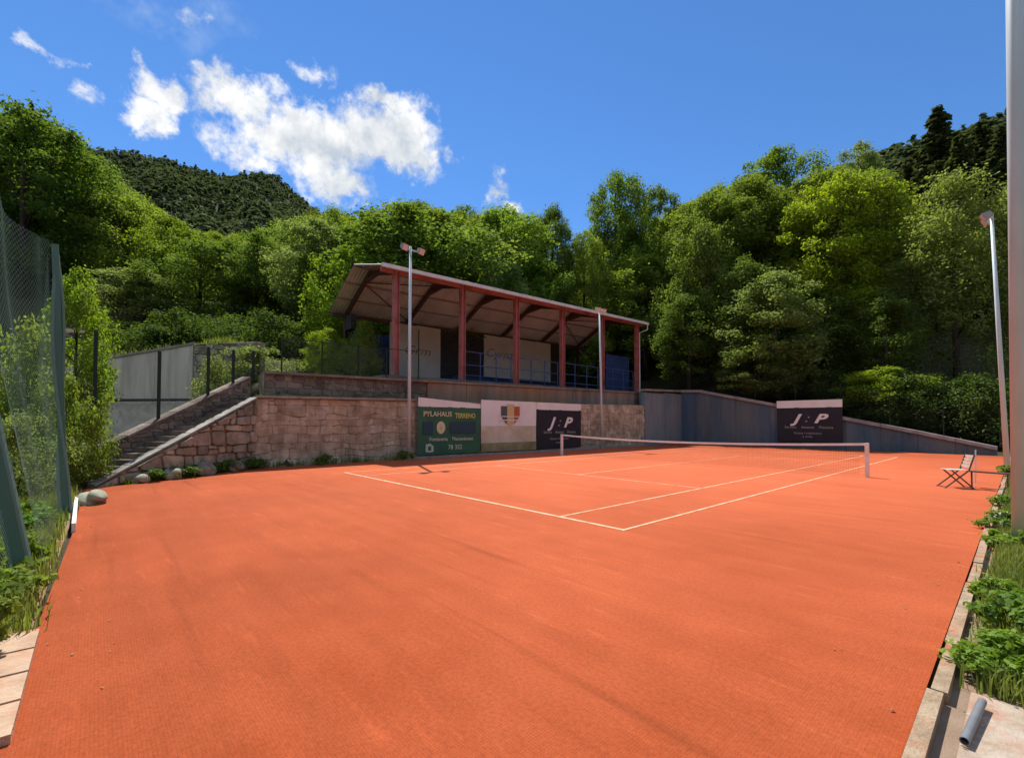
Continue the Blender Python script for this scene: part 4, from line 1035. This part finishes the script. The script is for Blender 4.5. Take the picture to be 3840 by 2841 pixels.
G = (1, 1, 1); DK = (.72, .75, .8); LT = (1.25, 1.2, 1.0); BL = (.85, .95, 1.1); YG = (1.35, 1.2, .8); GR = (1.0, 1.02, 1.15)
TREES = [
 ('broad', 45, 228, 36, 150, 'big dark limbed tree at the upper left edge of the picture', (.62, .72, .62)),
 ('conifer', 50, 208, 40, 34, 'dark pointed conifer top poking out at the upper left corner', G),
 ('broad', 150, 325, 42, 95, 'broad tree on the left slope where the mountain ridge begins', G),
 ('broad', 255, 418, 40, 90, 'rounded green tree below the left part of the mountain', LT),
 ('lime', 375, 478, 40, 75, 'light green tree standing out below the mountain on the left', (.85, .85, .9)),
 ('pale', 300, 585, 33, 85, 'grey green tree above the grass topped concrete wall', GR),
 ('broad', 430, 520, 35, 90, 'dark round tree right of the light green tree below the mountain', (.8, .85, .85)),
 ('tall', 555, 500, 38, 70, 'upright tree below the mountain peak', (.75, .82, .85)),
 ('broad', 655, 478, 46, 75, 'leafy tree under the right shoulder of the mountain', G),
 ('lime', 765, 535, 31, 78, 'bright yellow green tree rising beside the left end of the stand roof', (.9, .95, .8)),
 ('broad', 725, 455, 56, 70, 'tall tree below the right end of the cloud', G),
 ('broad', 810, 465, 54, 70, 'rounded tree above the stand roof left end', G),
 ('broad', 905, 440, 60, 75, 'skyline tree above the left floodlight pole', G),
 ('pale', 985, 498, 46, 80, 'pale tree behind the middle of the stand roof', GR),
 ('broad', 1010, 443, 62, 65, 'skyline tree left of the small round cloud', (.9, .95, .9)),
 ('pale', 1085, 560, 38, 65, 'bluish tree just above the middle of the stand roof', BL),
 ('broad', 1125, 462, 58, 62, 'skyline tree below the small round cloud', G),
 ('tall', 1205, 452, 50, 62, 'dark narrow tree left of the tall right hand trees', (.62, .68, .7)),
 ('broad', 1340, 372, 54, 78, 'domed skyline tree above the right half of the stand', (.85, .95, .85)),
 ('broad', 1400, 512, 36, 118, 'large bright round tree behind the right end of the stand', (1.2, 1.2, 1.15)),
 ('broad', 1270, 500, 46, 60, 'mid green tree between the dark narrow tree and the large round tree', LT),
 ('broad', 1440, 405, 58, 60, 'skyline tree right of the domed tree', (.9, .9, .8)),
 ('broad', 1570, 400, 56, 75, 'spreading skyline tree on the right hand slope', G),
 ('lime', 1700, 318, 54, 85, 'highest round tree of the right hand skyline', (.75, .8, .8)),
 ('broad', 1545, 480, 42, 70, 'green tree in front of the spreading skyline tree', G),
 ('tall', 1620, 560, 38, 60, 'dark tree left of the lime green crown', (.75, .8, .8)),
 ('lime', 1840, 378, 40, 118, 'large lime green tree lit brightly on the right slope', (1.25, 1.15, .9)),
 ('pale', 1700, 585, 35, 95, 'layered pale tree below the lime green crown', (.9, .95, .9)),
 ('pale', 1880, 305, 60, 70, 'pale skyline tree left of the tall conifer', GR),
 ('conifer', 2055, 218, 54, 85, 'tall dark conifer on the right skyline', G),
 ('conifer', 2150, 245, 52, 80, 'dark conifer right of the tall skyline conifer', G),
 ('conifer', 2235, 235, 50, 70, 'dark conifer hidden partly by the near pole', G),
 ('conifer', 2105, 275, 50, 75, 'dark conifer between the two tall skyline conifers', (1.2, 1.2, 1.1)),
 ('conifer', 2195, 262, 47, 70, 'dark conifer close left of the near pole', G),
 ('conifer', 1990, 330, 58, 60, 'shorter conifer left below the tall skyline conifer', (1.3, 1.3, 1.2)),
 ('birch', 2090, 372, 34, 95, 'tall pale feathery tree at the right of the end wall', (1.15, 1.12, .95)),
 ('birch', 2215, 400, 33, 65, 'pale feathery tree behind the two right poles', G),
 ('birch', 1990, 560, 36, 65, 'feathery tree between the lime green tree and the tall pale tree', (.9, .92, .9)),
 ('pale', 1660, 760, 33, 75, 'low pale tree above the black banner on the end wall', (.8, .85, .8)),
 ('tall', 1800, 640, 37, 70, 'dark tree in the shade under the lime green crown', (.6, .68, .7)),  # dark tints of the shaded trees put crown shade into the leaves
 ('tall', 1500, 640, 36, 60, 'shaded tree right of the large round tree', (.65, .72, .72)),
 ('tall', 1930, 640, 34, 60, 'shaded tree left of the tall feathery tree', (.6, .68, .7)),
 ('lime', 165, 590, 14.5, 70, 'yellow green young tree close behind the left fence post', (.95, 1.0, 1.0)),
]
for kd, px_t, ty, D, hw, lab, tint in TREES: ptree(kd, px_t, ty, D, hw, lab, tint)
SHRUBS = [
 ('lime', 1930, 800, 31.5, 75, 'bright low spreading bush above the right part of the end wall', LT),
 ('pale_shrub', 462, 782, 17.6, 48, 'pale bush just right of the tall concrete wall', G),
 ('pale_shrub', 556, 752, 19.8, 66, 'pale rounded bush behind the fence posts above the stair', G),
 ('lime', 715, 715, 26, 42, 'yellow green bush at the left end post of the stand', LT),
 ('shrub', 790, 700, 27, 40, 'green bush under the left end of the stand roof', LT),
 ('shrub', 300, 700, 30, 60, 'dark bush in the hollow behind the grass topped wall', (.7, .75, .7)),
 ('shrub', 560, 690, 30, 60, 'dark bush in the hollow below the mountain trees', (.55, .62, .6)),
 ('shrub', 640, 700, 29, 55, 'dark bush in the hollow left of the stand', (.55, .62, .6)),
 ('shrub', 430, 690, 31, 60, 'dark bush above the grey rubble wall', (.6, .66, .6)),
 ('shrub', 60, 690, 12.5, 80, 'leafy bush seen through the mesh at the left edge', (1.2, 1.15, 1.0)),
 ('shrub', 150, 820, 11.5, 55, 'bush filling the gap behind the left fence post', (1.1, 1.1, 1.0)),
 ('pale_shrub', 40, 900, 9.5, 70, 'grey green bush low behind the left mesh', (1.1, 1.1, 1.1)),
]
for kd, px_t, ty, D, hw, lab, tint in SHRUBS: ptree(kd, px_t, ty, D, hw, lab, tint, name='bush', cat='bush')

# forest fill on the slopes, kept under the skyline of the valley
SKY = [(-400, 235), (0, 240), (60, 232), (130, 318), (200, 368), (300, 430), (400, 490), (480, 505), (560, 505), (650, 482), (720, 462), (800, 468), (870, 448), (960, 442), (1040, 455), (1160, 466), (1220, 455), (1250, 428), (1340, 382), (1420, 402), (1470, 415), (1560, 395), (1640, 370), (1700, 335), (1780, 360), (1810, 380), (1860, 325), (1920, 320), (2000, 300), (2050, 260), (2100, 270), (2180, 250), (2233, 265), (2600, 300)]
skx = [s[0] for s in SKY]; sky_ = [s[1] for s in SKY]
KINDS = ['broad', 'broad', 'broad', 'tall', 'tall', 'pale', 'pale', 'lime']
FL = {'broad': 'round leafy green tree massed in the hillside forest', 'tall': 'upright leafy tree massed in the hillside forest', 'pale': 'grey green leafy tree massed in the hillside forest', 'lime': 'light green leafy tree massed in the hillside forest', 'conifer': 'dark conifer massed in the hillside forest'}
cnt = 0
for it in range(9000):
    D = 30+75*random.random()**1.3; px_t = random.uniform(-220, 2480)
    b = at(px_t, 919, D); x, y = b[0], b[1]
    dx = max(SX0-x, 0); dy = max(y-SY1, 0)
    if dx+dy < 1.5 and not (y < -9 and x < -20): continue
    if x > 26 or y < -40: continue
    if px_t > 1150 and D < 45: continue
    if D < 36: continue
    near = min((math.hypot(x-q[0], y-q[1]) for q in PLACED), default=99)
    if near < 3.4+D*.022: continue
    kd = random.choice(KINDS)
    if px_t > 1900 and D > 44 and random.random() < .8: kd = 'conifer'
    z = float(H(x, y)); lim = at(px_t, np.interp(px_t, skx, sky_)+random.uniform(0, 22), D)[2]
    h = random.uniform(11, 14.5) if lim-z > 19 else min(lim-z, 17.5)
    if h < 6.5: continue
    r = h*random.uniform(.33, .44) if kd != 'conifer' else h*.2
    v = random.uniform(.75, 1.2)
    tree(kd, x, y, h, r, FL[kd], group=f'{kd} trees of the hillside forest', tint=(v*random.uniform(.9, 1.12), v, v*random.uniform(.8, 1.1)), z=z)
    cnt += 1
    if cnt >= 260: break
print('forest fill', cnt)
# understorey along the forest edge
for i in range(46):
    if i < 22:
        x = random.uniform(-12, 5); y = random.uniform(32.5, 36)
    else:
        x = random.uniform(-29.5, -26.2); y = random.uniform(-3, 33)
    tree('shrub', x, y, random.uniform(2.2, 4.2), random.uniform(1.5, 2.4), 'dark bush in the shade along the forest edge', group='bushes along the forest edge', tint=(.42, .48, .46), name='bush', cat='bush')  # low tint paints overhanging tree shade into the bush colour

# ------------------------------------------------------------------ ground plants
def blades(name, pts, n_per, hgt, wid, mat, seed, label, spread=.06, lean=.5, cat='grass'):
    r = np.random.default_rng(seed); pts = np.asarray(pts, float)
    P = np.repeat(pts, n_per, 0); n = len(P); P = P+np.concatenate([r.normal(size=(n, 2))*spread, np.zeros((n, 1))], 1)
    h = hgt*r.uniform(.4, 1.25, n); a = r.uniform(0, 6.283, n); ln = lean*r.random(n)
    dirv = np.stack([np.cos(a), np.sin(a), np.zeros(n)], 1); side = np.stack([-np.sin(a), np.cos(a), np.zeros(n)], 1)
    mid = P+dirv*(h*ln*.35)[:, None]+np.array([0, 0, 1])*(h*.6)[:, None]; tip = P+dirv*(h*ln)[:, None]+np.array([0, 0, 1])*(h*(1-.3*ln))[:, None]
    w = wid*r.uniform(.6, 1.3, n)[:, None]
    V = np.stack([P-side*w/2, P+side*w/2, mid+side*w*.4, mid-side*w*.4, tip+side*w*.06, tip-side*w*.06], 1).reshape(-1, 3)
    B = np.arange(n)*6; Qd = np.concatenate([np.stack([B, B+1, B+2, B+3], 1), np.stack([B+3, B+2, B+4, B+5], 1)])
    o = link_obj(name, raw_mesh(name, V, Qd, mat)); tag(o, label, cat, kind='stuff'); return o
# right verge grass
pts = [(3.95+abs(rng.normal())*.16+.05*rng.random(), rng.uniform(-2.0, 16), -.03) for i in range(1700)]
blades('verge_grass', pts, 9, .17, .010, MAT['grass'], 5, 'grass and weeds growing along the right kerb', spread=.05)
# left bank grass
pts = []
for i in range(1400):
    x = rng.uniform(-12, -.9); y = -6.52-abs(rng.normal())*.55
    pts.append((x, y, .0+.45*float(sstep(-6.9, -9.5, y))))
blades('bank_grass', pts, 8, .24, .012, MAT['grass'], 6, 'rough grass on the bank inside the left fence', spread=.06)
pts = []
for i in range(900):
    u = rng.uniform(-.5, Lc+1.5); q = cw0+dc*u-nc*rng.uniform(.45, 2.6); pts.append((q[0], q[1], float(H(q[0], q[1]))-.02))
blades('wall_top_grass', pts, 8, .5, .03, MAT['grass'], 7, 'sunlit grass on the bank above the tall concrete wall', spread=.15)
pts = [(-14.36+rng.random()*.08, rng.uniform(-1.8, 4.6), .03) for i in range(120)] + [(*(F0+d2*rng.uniform(.6, Ls)-n2*rng.uniform(.0, .18)), 0) for i in range(160)]
blades('wall_foot_weeds', pts, 7, .2, .014, MAT['weed'], 8, 'weeds along the foot of the stone wall', spread=.05, cat='weeds')
pts = [(-14.9-rng.random()*.5, rng.uniform(-1.6, 6.0), low_top(rng.uniform(0, 4))-.06) for i in range(260)]
blades('terrace_grass', pts, 6, .16, .014, MAT['grass'], 9, 'dry grass on the ledge above the stone wall', spread=.06)

def weed_plant(x, y, h, r, n, leafL, label, seed, mat='weed', tint=(1, 1, 1), z=-.02, group=None):
    rr = np.random.default_rng(seed); C = []; R = []
    for i in range(14):
        a = rr.uniform(0, 6.283); q = r*rr.random()**.6; C.append((q*math.cos(a), q*math.sin(a), h*(.25+.6*rr.random()*(1-.5*q/r)))); R.append(r*rr.uniform(.22, .4))
    t = thing('weed_plant', label, 'plant', (x, y, z), group)
    me = leaf_cloud('foliage', C, R, n, leafL, leafL*.55, MAT[mat], seed+1, up=.8, squash=.7, shell=.3)
    o = link_obj('foliage', me, t); o.color = (*tint, 1)
    m = MB()
    for c in C: m.tube([(0, 0, -.02), (c[0]*.5, c[1]*.5, c[2]*.6), tuple(c)], [.006, .005, .002], 5)
    m.v = [(v[0]+x, v[1]+y, v[2]+z) for v in m.v]; m.build('stems', MAT['weed'], t)
    return t
weed_plant(4.16, -1.55, .3, .32, 3800, .05, 'leafy green weed behind the grey pipe on the right kerb', 301, tint=(1.2, 1.2, .9))
weed_plant(4.22, -.75, .42, .34, 3600, .055, 'darker leafy weed on the right verge below the thick pole', 302, tint=(.85, .95, .9))
weed_plant(4.30, -1.25, .36, .3, 3000, .05, 'leafy weed at the right picture edge beside the verge', 303, tint=(1.0, 1.05, .9))
weed_plant(4.05, .35, .22, .2, 1600, .045, 'low yellow green weed on the verge before the thick pole', 304, tint=(1.4, 1.3, .8))
weed_plant(4.02, 3.1, .3, .25, 800, .07, 'weed tuft left of the thick pole foot', 305, tint=(1.1, 1.1, .9))
weed_plant(4.0, 4.6, .34, .3, 800, .08, 'weed tuft beside the white sack', 306)
weed_plant(3.98, 7.6, .3, .3, 700, .08, 'weed tuft on the kerb beyond the white sack', 307, tint=(.9, 1, .9))
weed_plant(4.1, 15.2, .6, .5, 900, .12, 'green clump at the foot of the slender pole', 308)
k = 0
for i in range(22):
    x = -6.9+i*.29+random.uniform(-.12, .12); y = -6.72-random.uniform(0, .75)
    weed_plant(x, y, random.uniform(.25, .6), random.uniform(.25, .4), 700, random.uniform(.055, .09), 'leafy weed on the bank by the left fence', 400+i, tint=(random.uniform(.8, 1.5), random.uniform(.9, 1.3), random.uniform(.7, 1)), z=.02, group='weeds on the bank by the left fence')
for i, (x, y) in enumerate(((-12.2, -5.0), (-12.7, -4.2), (-13.6, -2.9), (-14.15, -2.0), (-14.25, 4.15), (-14.25, .6), (-11.9, -6.6))):
    weed_plant(x, y, .5, .42, 900, .07, ['dark weed at the low end of the rocks under the stair', 'weed in the rocks left of centre under the stair', 'weed in the corner where stair wall meets stone wall', 'bushy weed at the left end of the stone wall', 'dark weed round the foot of the left floodlight pole', 'small weed along the stone wall foot', 'weed beside the foot of the stair'][i], 500+i, tint=(.75, .85, .8), z=0)

# ------------------------------------------------------------------ kerbs, pipe, sack, rock
kr = thing('kerb', 'stained concrete kerb along the right side of the court', 'kerb', (3.82, 5, 0))
y = -5.2; i = 0
while y < 29.2:
    L_ = .98; dz = random.uniform(-.012, .012); dxk = random.uniform(-.01, .012)
    MB().box(3.775+dxk, 3.853+dxk, y+.006, y+L_-.006, -.1, .03+dz).build('kerb_stone', MAT['kerb'], kr); y += L_
sl = poly_sheet('concrete_slab', [(3.93, -4.5), (6, -4.5), (6, -2.0), (3.95, -2.0)], -.012, MAT['pale_concrete']); tag(sl, 'pale concrete slab at the lower right corner', kind='structure')
pk = thing('slab_edging', 'row of pale concrete slabs at the lower left corner of the court', 'edging', (-.5, -6.6, 0))
for i, (a, b) in enumerate(((-1.04, -.62), (-.61, -.2), (-.19, .22), (.23, .64))):
    MB().hexa([(a, -6.9, -.05), (b-.008, -6.9, -.05), (b-.008, -6.44, -.05), (a, -6.44, -.05), (a, -6.9, .05), (b-.008, -6.9, .055), (b-.008, -6.44, .05), (a, -6.44, .045)]).build('slab', MAT['pale_kerb'], pk)
eb = MB().bar((-5.5, -6.36, .05), (-8.6, -6.4, .08), .05, .16).build('edging_board', MAT['white_paint'])
tag(eb, 'pale board on edge at the left corner of the court', 'board')
def tube_hollow(label, a, b, r):
    t = thing('plastic_pipe', label, 'pipe', a)
    m = MB(); a = np.array(a); b = np.array(b); d = (b-a)/np.linalg.norm(b-a); x = np.cross(d, (0, 0, 1)); x /= np.linalg.norm(x); u = np.cross(x, d); S = 20
    for e, rr in ((a, r), (b, r), (b, r*.82), (a, r*.82)):
        for k in range(S):
            an = 2*math.pi*k/S; m.v.append(tuple(e+(x*math.cos(an)+u*math.sin(an))*rr))
    for ring in range(4):
        for k in range(S):
            p, q = ring*S+k, ring*S+(k+1) % S; p2, q2 = ((ring+1) % 4)*S+k, ((ring+1) % 4)*S+(k+1) % S
            m.f.append((p, q, q2, p2))
    m.build('tube', MAT['pipe'], t, smooth=False)
_pa, _pb = ground_pt(2103, 1615, .02), ground_pt(2142, 1528, .03)
tube_hollow('short grey plastic pipe lying on the kerb at the lower right', tuple(_pa), tuple(_pb), .021)

def lump(name, label, cat, loc, dims, mat, seed, rough=.18, n=14):
    r = np.random.default_rng(seed); V = []; F = []
    ph = r.uniform(0, 6.28, (6, 3)); fr = r.uniform(1.5, 4.5, (6, 3))
    m_, k_ = n, n*2
    for j in range(m_+1):
        th = math.pi*j/m_
        for i in range(k_):
            a = 2*math.pi*i/k_; p = np.array([math.sin(th)*math.cos(a), math.sin(th)*math.sin(a), math.cos(th)])
            s = 1+rough*sum(math.sin(p@fr[q]*1.3+ph[q][0])*(.6 if q > 2 else .45) for q in range(6))/1.5
            p = p*s; p[2] = max(p[2], -.55)
            V.append(p*np.array(dims)/2+np.array([0, 0, dims[2]*.27]))
    for j in range(m_):
        for i in range(k_):
            a, b = j*k_+i, j*k_+(i+1) % k_; F.append((a, b, b+k_, a+k_))
    me = bpy.data.meshes.new(name); me.from_pydata([tuple(v) for v in V], [], F); me.materials.append(mat)
    me.polygons.foreach_set('use_smooth', [True]*len(F))
    o = link_obj(name, me, None, loc); tag(o, label, cat); return o
_sk = ground_pt(2192, 1150)
lump('plastic_sack', 'crumpled white plastic sack beside the thick near pole', 'sack', (_sk[0], _sk[1], -.02), (.34, .5, .34), MAT['sack'], 5, .3)
lump('rock', 'pale mossy rock at the left corner of the court', 'rock', (-8.6, -6.15, 0), (.6, .45, .34), MAT['rock'], 8, .22)
lump('rock', 'pale stone block beside the foot of the slender pole', 'rock', (4.25, 18.6, -.02), (.8, 1.6, .5), MAT['pale_concrete'], 9, .12)
for i, (x, y, s) in enumerate(((-12.5, -4.45, .5), (-13.1, -3.6, .62), (-12.05, -5.2, .4), (-13.75, -2.6, .5))):
    lump('rock', ['pale rock leaning at the foot of the stair wall, middle one', 'larger grey rock at the foot of the stair wall', 'smallest rock near the low end of the stair wall', 'rock in the corner below the top of the stair'][i], 'rock', (x, y, 0), (s*1.3, s, s*.8), MAT['stone_grey'], 20+i, .2)

# ------------------------------------------------------------------ chair and bench
def folding_chair(label, cx, cy, ang):
    t = thing('folding_chair', label, 'chair', (cx, cy, 0))
    c, s = math.cos(ang), math.sin(ang)
    def W(p): return (cx+p[0]*c-p[1]*s, cy+p[0]*s+p[1]*c, p[2])
    for sx in (-.22, .22):
        MB().tube([W((sx, -.30, .0)), W((sx, .16, .47))], .019, 6).build('rear_leg', MAT['chair_metal'], t)
        MB().tube([W((sx*.92, .30, .0)), W((sx*.92, -.2, .47)), W((sx*.92, -.32, .88))], .019, 6).build('leg_and_back_tube', MAT['chair_metal'], t)
    for i in range(5):
        yv = -.16+i*.085; MB().bar(W((-.22, yv, .475)), W((.22, yv, .475)), .07, .018).build('seat_slat', MAT['chair_slat'], t)
    for i in range(4):
        z = .58+i*.085; yv = -.23-.12*(z-.5)/.38; MB().bar(W((-.2, yv+.02, z)), W((.2, yv+.02, z)), .018, .065).build('back_slat', MAT['chair_slat'], t)
    MB().tube([W((-.22, -.28, .03)), W((.22, -.28, .03))], .011, 6).build('stretcher', MAT['chair_metal'], t)
    MB().tube([W((-.2, .28, .03)), W((.2, .28, .03))], .011, 6).build('stretcher', MAT['chair_metal'], t)
folding_chair('folding slatted metal chair on the court near the right kerb', 2.98, 10.75, math.radians(118))
bn = thing('low_bench', 'dark low bench standing across the right kerb beside the folding chair', 'bench', (3.5, 11.2, 0))
for dy in (-.12, .02): MB().bar((3.22, 11.3+dy, .42), (3.98, 11.05+dy, .42), .1, .03).build('seat_plank', MAT['chair_metal'], bn)
for p in ((3.27, 11.18), (3.27, 11.36), (3.93, 10.96), (3.93, 11.1)): MB().tube([(*p, 0), (*p, .41)], .015, 6).build('leg', MAT['chair_metal'], bn)
rb = MB().tube([(3.28, 12.4, 0), (3.3, 12.4, .95)], .018, 6).build('stake', MAT['galv']); tag(rb, 'thin pale stake behind the folding chair', 'stake')

# ------------------------------------------------------------------ fences
def mesh_panel(parent, quad_fn, nu, nv, wid, mat, name='wire_mesh'):
    """diagonal wire netting over a patch quad_fn(u,v) -> point; strips crossing both ways"""
    V = []; F = []
    def strip(pts):
        pts = [np.array(p, float) for p in pts]
        for a, b in zip(pts[:-1], pts[1:]):
            d = b-a; L_ = np.linalg.norm(d)
            if L_ < 1e-6: continue
            d /= L_; m_ = (a+b)/2-CAM; q = np.cross(d, (0.3, -.9, .3)); 
            if np.linalg.norm(q) < .2: q = np.cross(d, (1, 0, 0))
            q = np.cross(d, np.array([0.0, 1, 0])) if abs(d[1]) < .9 else np.cross(d, np.array([1.0, 0, 0]))
            q = q/np.linalg.norm(q)*wid/2
            n = len(V); V.extend([tuple(a-q), tuple(a+q), tuple(b+q), tuple(b-q)]); F.append((n, n+1, n+2, n+3))
    for s in (1, -1):
        for k in range(-nv, nu+nv):
            pts = []
            for j in range(0, nv+1, 2 if nv > 8 else 1):
                u = (k+s*j) if s == 1 else (k+nv-j)
                if 0 <= u <= nu: pts.append(quad_fn(u/nu, j/nv))
            if len(pts) > 1: strip(pts)
    m = MB(); m.v = V; m.f = F
    return m.build(name, mat, parent, kind='stuff')
# left fence beside the camera
lf = thing('green_court_fence', 'tall green wire mesh fence with a thick post at the left edge', 'fence', (-6.9, -6.52, 0))
A0 = np.array([-6.92, -6.5]); top_l = (-.25, -.28)
MB().bar((-6.92, -6.5, 0), (-7.05, -6.72, 4.75), .09, .09).build('post', MAT['green_post'], lf)
r_ = np.random.default_rng(4)
for i in range(2):
    p = [(-6.92-.13*f+.05*math.sin(i*2.1+f*3), -6.5-.22*f+.07*math.cos(i*2.6+f*5), 4.7*f) for f in np.linspace(0.02, 1, 10)]
    MB().tube(p, .026, 7).build('rolled_mesh_edge', MAT['wire'], lf)
MB().bar((-2.85, -6.68, 0), (-3.0, -7.55, 5.2), .12, .12).build('leaning_post', MAT['green_post'], lf)
p = [(-2.85-.1*f, -6.62-.87*f, 5.1*f) for f in np.linspace(0, 1, 8)]
MB().tube(p, .045, 7).build('rolled_mesh_edge', MAT['wire'], lf)
def fq(u, v):
    x = -6.92+4.05*u; lean = (.22*(1-u)+.87*u)*v
    z = v*(4.75+.4*u) - .9*math.sin(math.pi*u)*max(0, v-.55)*1.2
    return (x, -6.52-lean-.12*math.sin(math.pi*u)*math.sin(math.pi*v)-.05*math.sin(u*17)*v, z+.03)
mesh_panel(lf, fq, 44, 50, .008, MAT['wire'])
def fq2(u, v):
    x = -2.85+3.6*u; return (x, -6.7-.85*v, v*5.1)
mesh_panel(lf, fq2, 40, 54, .007, MAT['wire'])
def fq3(u, v):
    x = -6.95-5.2*u; return (x, -6.55-.25*v-.45*u, .03+v*(4.6-1.6*u)-.5*math.sin(math.pi*u)*v)
mesh_panel(lf, fq3, 56, 48, .008, MAT['wire'])
# stair fence with dark posts
sf = thing('stair_fence', 'dark post and wire fence along the top of the stair wall', 'fence', (*g0, 0))
def wline(x, y, off=1.18):    # point on fence line seen at pixel
    dd = ray(x, y)[:2]; Pq = F0+n2*off; t = ((Pq-CAM[:2])@n2)/(dd@n2); return CAM+ray(x, y)*t
posts = []
for (xb, yb, xt, yt) in ((203, 1005, 215, 722), (345, 921, 348, 766), (453, 870, 456, 757), (508, 845, 510, 764), (552, 825, 553, 765)):
    a, b = wline(xb, yb), wline(xt, yt); a[2] -= .1; posts.append((a, b)); MB().bar(a, (a[0], a[1], b[2]), .09, .09).build('post', MAT['dark_post'], sf)
a = posts[0][0]; MB().bar((a[0]-.7, a[1]-1.0, .5), (a[0], a[1], 2.2), .06, .06).build('brace', MAT['dark_post'], sf)
for (a, b), (c, d) in zip(posts[:-1], posts[1:]):
    mesh_panel(sf, lambda u, v, a=a, b=b, c=c, d=d: tuple((np.array([a[0], a[1], a[2]+.1+(b[2]-a[2]-.1)*v])*(1-u)+np.array([c[0], c[1], c[2]+.1+(d[2]-c[2]-.1)*v])*u)), 20, 20, .010, MAT['wire_dark'])
# upper path fence towards the stand
uf = thing('terrace_fence', 'thin dark post fence on the wall at the left of the stand', 'fence', (-15.9, 1, 3.6))
uy = [-.6, 1.0, 2.6, 4.0, 5.7]
for y in uy: MB().bar((-15.85, y, up_top(y)), (-15.85, y, up_top(y)+(1.5 if y < 5 else 2.6)), .05, .05).build('post', MAT['dark_post'], uf)
for ya, yb in zip(uy[:-1], uy[1:]):
    mesh_panel(uf, lambda u, v, ya=ya, yb=yb: (-15.85, ya+(yb-ya)*u, up_top(ya)+.05+1.4*v), 16, 14, .009, MAT['wire_dark'])
MB().tube([(-15.85, uy[0], up_top(0)+1.48), (-15.85, uy[-1], up_top(5)+1.5)], .02, 6).build('top_rail', MAT['dark_post'], uf)
# fence above the end wall
ef = thing('end_fence', 'thin green post fence above the blue end wall', 'fence', (-5, 29.9, 2))
ex = [-13.9, -11.3, -8.9, -6.3, -3.7, -1.2, 1.2, 3.4]
for x in ex:
    zt = float(wall_top_far(x)); MB().tube([(x, 29.75, zt+.15), (x, 29.75, zt+2.3)], .026, 6).build('post', MAT['dark_post'], ef)
for xa, xb in zip(ex[:-1], ex[1:]):
    za, zb2 = float(wall_top_far(xa)), float(wall_top_far(xb))
    mesh_panel(ef, lambda u, v: (xa+(xb-xa)*u, 29.75, (za*(1-u)+zb2*u)+.22+2.0*v), 14, 12, .005, MAT['net'])

# ------------------------------------------------------------------ litter along the court edges
MAT['litter'] = material('dry_leaf', (0.30, 0.19, 0.09), 0.9, (0.16, 0.10, 0.05), 30, 3)
rl_ = np.random.default_rng(77); V = []
for i in range(170):
    k_ = i % 3
    if k_ == 0: x, y = rl_.uniform(-11, .7), -6.38+abs(rl_.normal())*.35
    elif k_ == 1: x, y = 3.72-abs(rl_.normal())*.25, rl_.uniform(-4, 14)
    else: x, y = rl_.uniform(3.86, 4.4), rl_.uniform(-4, 10)
    a = rl_.uniform(0, 6.28); L_ = rl_.uniform(.007, .019); w = L_*rl_.uniform(.2, .6); z = .006 if k_ < 2 else -.005
    c_, s_ = math.cos(a), math.sin(a)
    V += [(x-c_*L_, y-s_*L_, z), (x+s_*w, y-c_*w, z+rl_.uniform(.002, .012)), (x+c_*L_, y+s_*L_, z+.004), (x-s_*w, y+c_*w, z+rl_.uniform(.002, .012))]
lt = link_obj('leaf_litter', raw_mesh('leaf_litter', V, np.arange(len(V)).reshape(-1, 4), MAT['litter'])); tag(lt, 'dry leaf scraps lying along the court edges', 'litter', kind='stuff')
